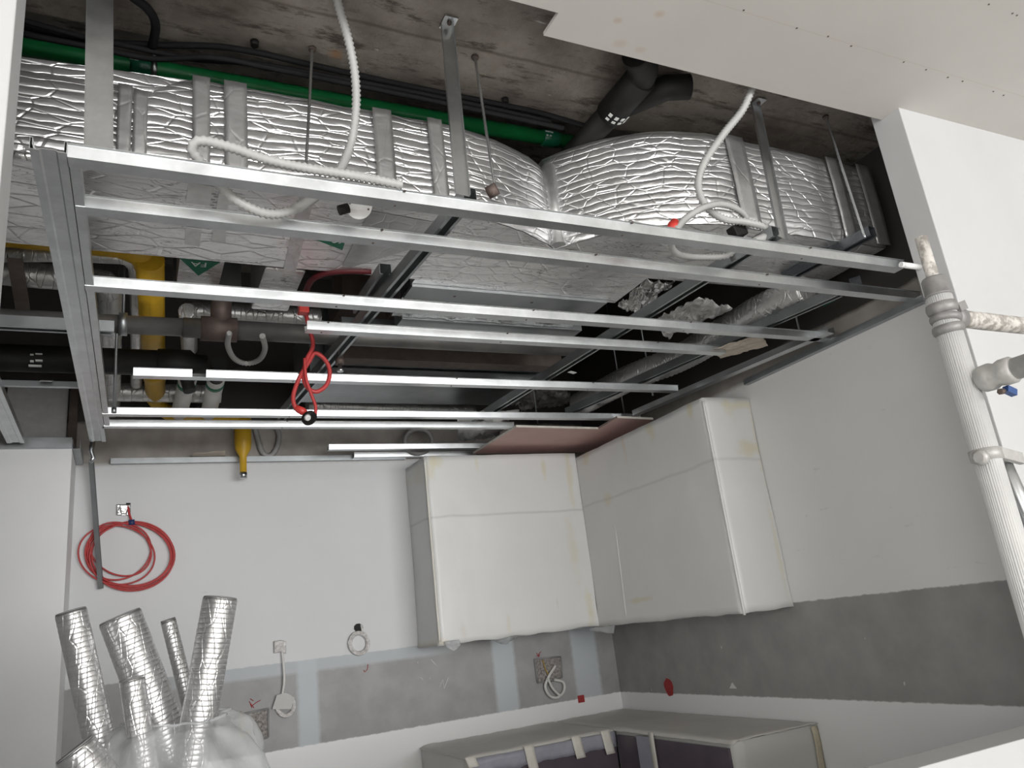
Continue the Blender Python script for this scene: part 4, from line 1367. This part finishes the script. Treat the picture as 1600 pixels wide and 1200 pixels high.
wm = wrap_mat('back_cabinet_wrap', (0.74, 0.745, 0.735), st, [(0.735, 0.012, .45)])
# subtle grey side
soft_box(blo, bhi, 0.035, 0.006, skip=((1, 1), (0, 1)), hem=0.010, seed=1).build('film_wrap', wm, root)
MB().grid(lambda a, b: V(blo.x - 0.008 + 0.012 * a, blo.y - 0.008 + 0.30 * 0 + 0.004 * noise.noise(V(a * 3, b * 14, 0)), blo.z + 0.02 + 1.06 * b), 2, 40).build('edge_tape', MT['mask_tape'], root, solid=0.001)
MB().grid(lambda a, b: V(blo.x + 0.02 + 0.09 * a, blo.y - 0.02 - 0.02 * b + 0.012 * noise.noise(V(a * 6, b * 6, 0)), blo.z + 0.02 - 0.06 * b * (1 - abs(a - 0.5))), 10, 8).build('loose_film', MT['bag'], root, solid=0.001)
MB().grid(lambda a, b: V(1.95 + 0.16 * a, blo.y + 0.02 + 0.05 * b, blo.z - 0.004 - 0.035 * b * math.sin(a * math.pi) + 0.01 * noise.noise(V(a * 6, b * 4, 2))), 12, 6).build('loose_film', MT['bag'], root, solid=0.001)
# right run
slo, shi = V(2.655, 3.06, -0.062), V(2.968, 4.40, 1.015)
root = thing('wrapped_wall_cabinet', 'white film wrapped wall cabinet on the right wall with a flared bottom hem', 'cabinet', (2.81, 3.7, slo.z), 'film wrapped kitchen cabinets')
L = OFF[root.name]
S = lambda u, v, r, k, col=YEL: ((at(u, v, x=2.655) + V(0, 0, E) - L), r, col, k)
S2 = lambda u, v, r, k, col=YEL: ((at(u, v, y=3.06) + V(0, 0, E) - L), r, col, k)
st = [S(1078, 640, (1, 0.04, 0.09), .7), S(1015, 670, (1, 0.06, 0.08), .6), S(975, 700, (1, 0.03, 0.10), .45, (0.66, 0.55, 0.42)), S(950, 780, (1, 0.07, 0.05), .5), S(1000, 937, (1, 0.16, 0.02), .55), S(915, 715, (1, 0.08, 0.08), .5),
      S2(1170, 700, (0.12, 1, 0.06), .6), S2(1150, 632, (0.14, 1, 0.03), .55), S2(1185, 690, (0.03, 1, 0.3), .45), S2(1215, 860, (0.02, 1, 0.3), .35), S2(1140, 640, (0.05, 1, 0.09), .35)]
wm2 = wrap_mat('right_cabinet_wrap', (0.74, 0.745, 0.735), st, [(0.755, 0.012, .35)])
soft_box(slo, shi, 0.035, 0.006, skip=((0, 1), (1, 1)), hem=0.010, seed=5).build('film_wrap', wm2, root)
MB().tube([V(slo.x + 0.002, slo.y + 0.002, slo.z + 1.07 * i / 40 - 0.012) + V(0.003 * noise.noise(V(i, 0, 0)), 0, 0) for i in range(41)], 0.007, 8).build('corner_fold', wm2, root)
MB().tube([V(slo.x - 0.001, 4.05 + 0.03 * (1 - i / 20), slo.z + 0.02 + 0.55 * i / 20) for i in range(21)], 0.0025, 6).build('film_crease', wm2, root)
MB().grid(lambda a, b: V(2.57 + 0.10 * a, 4.36 - 0.12 * a + 0.03 * b, slo.z - 0.0 - 0.035 * b * (0.4 + a) + 0.008 * noise.noise(V(a * 7, b * 5, 4))), 12, 6).build('loose_film', MT['bag'], root, solid=0.001)

# base cabinets under film
ZT = -0.60
wmb = wrap_mat('base_cabinet_film', (0.60, 0.60, 0.57), [], [])
root = thing('wrapped_base_cabinet', 'film covered base cabinet along the back wall with purple film on its doors', 'cabinet', (2.0, 4.4, -1.5), 'film covered base cabinets')
soft_box(V(1.565, 4.06, -1.498), V(2.445, 4.765, ZT - 0.004), 0.06, 0.002, skip=((1, 1), (0, 1), (2, 1)), seed=3).build('film_side', wmb, root)
mb = MB().grid(lambda a, b: V(1.555 + (2.438 - 1.555) * a, 4.045 + 0.72 * b, ZT + 0.004 * noise.noise(V(a * 5, b * 5, 0)) + 0.003 * noise.noise(V(a * 17, b * 17, 0)) - (0.012 if b == 0 or a == 0 else 0)), 30, 22)
mb.build('top_film', MT['kraft'], root, solid=0.003)
MB().box((1.59, 4.043, -1.45), (2.44, 4.056, ZT - 0.075)).build('door_film', MT['purple_film'], root)
mb = MB().grid(lambda a, b: V(1.585 + 0.855 * a, 4.036, ZT - 0.012 - (0.075 + 0.025 * noise.noise(V(a * 9, 1, 0))) * b), 30, 3)
mb.build('band_film', MT['blue_film'], root, solid=0.002)
for u, h in ((731, 0.05), (824, 0.13), (899, 0.11), (946, 0.12)):
    q = at(u, 1150, y=4.03)
    MB().grid(lambda a, b, q=q, h=h: V(q.x - 0.028 + 0.056 * a + 0.015 * b, 4.028 - 0.008 * b * b, ZT + 0.004 - h * b), 3, 5).build('tape_strip', MT['mask_tape'], root, solid=0.001)
root = thing('wrapped_base_cabinet', 'film covered base cabinet along the right wall ending in a white film side', 'cabinet', (2.7, 3.7, -1.5), 'film covered base cabinets')
mb = soft_box(V(2.462, 3.07, -1.498), V(2.966, 4.06, ZT - 0.004), 0.06, 0.002, skip=((0, 1), (1, 1), (2, 1)), seed=9)
mb.build('film_side', wmb, root)
mb = MB().grid(lambda a, b: V(2.445 + 0.52 * a, 3.055 + 1.71 * b, ZT + 0.004 * noise.noise(V(a * 5 + 4, b * 9, 0)) + 0.003 * noise.noise(V(a * 11, b * 30, 0)) - (0.012 if a == 0 else 0)), 18, 40)
mb.build('top_film', MT['kraft'], root, solid=0.003)
MB().box((2.446, 3.10, -1.45), (2.460, 4.03, ZT - 0.03)).build('door_film', MT['purple_film'], root)
MB().box((2.440, 3.70, -1.45), (2.447, 3.83, ZT - 0.02)).build('band_film', MT['blue_film'], root)
MB().grid(lambda a, b: V(2.436, 3.66 + 0.045 * a, ZT + 0.004 - 0.6 * b), 2, 10).build('tape_strip', MT['mask_tape'], root, solid=0.001)
MB().grid(lambda a, b: V(2.925 + 0.04 * a + 0.008 * noise.noise(V(b * 6, 0, 0)), 3.064, ZT - 0.01 - 0.8 * b), 3, 24).build('edge_tape', MT['yellow_tape'], root, solid=0.001)

# ------------------------------------------------------------------ bag of foil insulation tubes
G_I = 'foil insulation tubes standing in the clear bag'
tubes = [((111, 957), (154, 1150), 0.041, 2.66, 'slim ribbed foil insulation tube leaning left over the closet edge', -0.48),
         ((188, 965), (247, 1120), 0.060, 2.72, 'fat foil insulation tube in the middle with a plain flank', -1.0),
         ((263, 970), (293, 1090), 0.023, 2.82, 'thinnest foil insulation tube between the two fat ones', -1.3),
         ((344, 936), (312, 1118), 0.050, 2.58, 'tallest foil insulation tube leaning right', -1.45),
         ((206, 1062), (218, 1140), 0.032, 2.49, 'short foil insulation tube in front of the fat middle one', -0.7),
         ((118, 1172), (150, 1215), 0.050, 2.44, 'lowest foil insulation tube, barely showing at the bag rim', -0.5)]
for a, b, r, y, lab, zb in tubes:
    p = P3(*a, y)
    q = P3(*b, y)
    d = (q - p).normalized()
    ln = (zb - p.z) / d.z
    q = p + d * ln
    t_ = thing('insulation_tube', lab, 'tube', q, G_I)
    pts = resample([p, q], 0.0085)
    sd = r * 100
    MB().tube(pts, r, 24, rf=lambda i, a, r=r, sd=sd: r * (1 + min(0.012, 0.0004 / r) * (1 if i % 2 else -1) * (0.7 + noise.noise(V(a * 1.2, i * .06, sd))) + 0.02 * noise.noise(V(a * 1.0 + sd, i * 0.02, 3)))).build('foil_sleeve', foil('insulation_tube_foil', (16, 16, 16), 0.25, (0.80, 0.80, 0.805), 0.34, 225.0, 0.25, 0.85, 0.0, d, 2.0, 0.25), t_)
    MB().lathe(p - d * 0.001, -d, [(0, r * 0.97), (0.004, r * 0.95), (0.004, r * 0.45), (-0.04, r * 0.42)], 20).build('foam_core', MT['print_grey'], t_)
bag = thing('plastic_bag', 'big clear plastic bag bundling the foil insulation tubes', 'bag', (0.2, 2.6, -1.5))
BPRO = [(-1.498, 0.30), (-1.2, 0.33), (-0.7, 0.32), (-0.38, 0.29), (-0.26, 0.245), (-0.20, 0.20), (-0.165, 0.165), (-0.145, 0.13)]


def bagf(a, b):
    ang = a * 2 * math.pi
    f = b * (len(BPRO) - 1)
    i = min(int(f), len(BPRO) - 2)
    k = f - i
    z = BPRO[i][0] * (1 - k) + BPRO[i + 1][0] * k
    r = BPRO[i][1] * (1 - k) + BPRO[i + 1][1] * k
    fold = 0.016 * math.sin(ang * 9 + 3 * noise.noise(V(b * 3, a, 0))) * min(1, b * 1.5) + 0.03 * noise.noise(V(math.cos(ang) * 2, math.sin(ang) * 2, b * 3))
    z += (0.012 * math.sin(ang * 2 + 0.6) + 0.012 * noise.noise(V(math.cos(ang) * 3, math.sin(ang) * 3, 1))) * b ** 3
    return V(0.135 + (r + fold) * math.cos(ang), 2.60 + (0.85 * r + fold) * math.sin(ang), max(z, -1.498))


MB().grid(bagf, 110, 70).build('bag_film', MT['bag'], bag, weld=True)
MB().tube([bagf(k / 60, 1.0) for k in range(61)], 0.005, 8, cap=False).build('bag_rim', MT['bag'], bag)

# ------------------------------------------------------------------ scaffold
px_, py_ = 1.478, 0.94
sc = thing('scaffold_tower', 'white ribbed scaffold post with clamps and rails standing at the right', 'scaffold', (px_, py_, -1.5))
def zc(v):
    return at(1454 + (v - 374) * 0.29, v, y=py_).z


def ribs(r):
    return lambda i, a: r * (1 + 0.018 * (1 if math.sin(a * 36) > 0 else -1))


zt = zc(462)
ztop = zc(374)
zl = zc(497)
MB().tube([V(px_, py_, -1.5), V(px_, py_, zt)], 0.0245, 216, rf=ribs(0.0245)).build('upright', MT['alu'], sc)
MB().tube([V(px_, py_, zt), V(px_, py_, ztop)], 0.0125, 16).build('spigot', MT['splatter'], sc)
MB().lathe(V(px_, py_, zc(466)), (0, 0, 1), [(0, 0.0245), (0.001, 0.0275), (0.004, 0.0275), (0.006, 0.0245), (zc(440) - zc(466), 0.0240), (zc(437) - zc(466), 0.0215), (zc(436) - zc(466), 0.0126)], 28).build('collar', MT['collar'], sc)
# upper clamp: two offset half shells and the jaw that grips the rail
mb = MB()
h = (zc(474) - zc(524))
for k_, (f0, f1) in enumerate(((0.02, 0.30), (0.36, 0.60), (0.64, 0.98))):
    z0, z1 = zc(524) + h * f0, zc(524) + h * f1
    zm = (z0 + z1) / 2
    ax_ = V(0.10 * (1 if k_ % 2 else -1), -0.05, 1)
    mb.lathe(V(px_, py_, z0), ax_, [(0, 0.0246), (0.002, 0.0285), ((z1 - z0) * 0.5, 0.0305), (z1 - z0 - 0.002, 0.0285), (z1 - z0, 0.0246)], 26)
mb.lathe(V(px_ + 0.018, py_, zl), (1, 0, -0.02), [(0, 0.024), (0.014, 0.026), (0.018, 0.0225), (0.030, 0.0225), (0.034, 0.019)], 22)
mb.obox(V(px_ + 0.026, py_ - 0.020, zl + 0.016), V(0.012, 0, 0.004), V(0, 0.008, 0), V(-0.002, 0, 0.009))
mb.build('clamp', MT['collar'], sc)
MB().tube([V(px_ + 0.045 + 0.03 * i, py_, zl - 0.0003 * i) for i in range(30)], 0.0185, 20, rf=lambda i, a: 0.0185 + 0.001 * noise.noise(V(i * 1.3, a * 2, 0))).build('rail', MT['splatter'], sc)
# rail running toward the viewer
z2 = at(1545, 602, y=py_).z
MB().tube([V(px_ + 0.012, py_ - 0.028, z2), V(px_ + 0.03, py_ - 0.6, z2 + 0.0)], 0.021, 20).build('rail', MT['clamp'], sc)
MB().lathe(V(px_ + 0.010, py_ - 0.020, z2), (0.03, -1, 0), [(0, 0.018), (0.012, 0.026), (0.03, 0.027), (0.04, 0.022), (0.052, 0.026), (0.07, 0.026), (0.075, 0.022)], 20).build('clamp', MT['clamp'], sc)
q = at(1578, 611, y=py_ - 0.06)
MB().obox(q, V(0.012, 0.0, -0.004), V(0, 0.006, 0), V(0.003, 0, 0.006)).build('blue_lever', MT['blue'], sc)
q = at(1562, 612, y=py_ - 0.06)
MB().lathe(q, (1, 0, 0.1), [(0, 0.006), (0.012, 0.006)], 6).build('bolt', MT['iron'], sc)
# lower clamp
z3 = at(1545, 712, y=py_).z
MB().lathe(V(px_, py_, z3 - 0.010), (0, 0, 1), [(0, 0.025), (0.001, 0.029), (0.022, 0.029), (0.023, 0.025)], 24).obox(V(px_ + 0.055, py_ - 0.012, z3 - 0.004), V(0.03, 0, -0.006), V(0, 0.006, 0), V(0, 0, 0.011)).build('clamp', MT['clamp'], sc)
MB().lathe(V(px_ - 0.030, py_ - 0.012, z3 - 0.006), (-1, -0.1, 0), [(0, 0.014), (0.012, 0.015), (0.016, 0.010)], 8).build('bolt', MT['clamp'], sc)
MB().tube([V(px_ + 0.06, py_ + 0.01, z3 - 0.01), V(px_ + 0.10, py_ + 0.02, z3 - 0.12), V(px_ + 0.12, py_ + 0.02, -1.5)], 0.016, 14).build('brace', MT['galv'], sc)
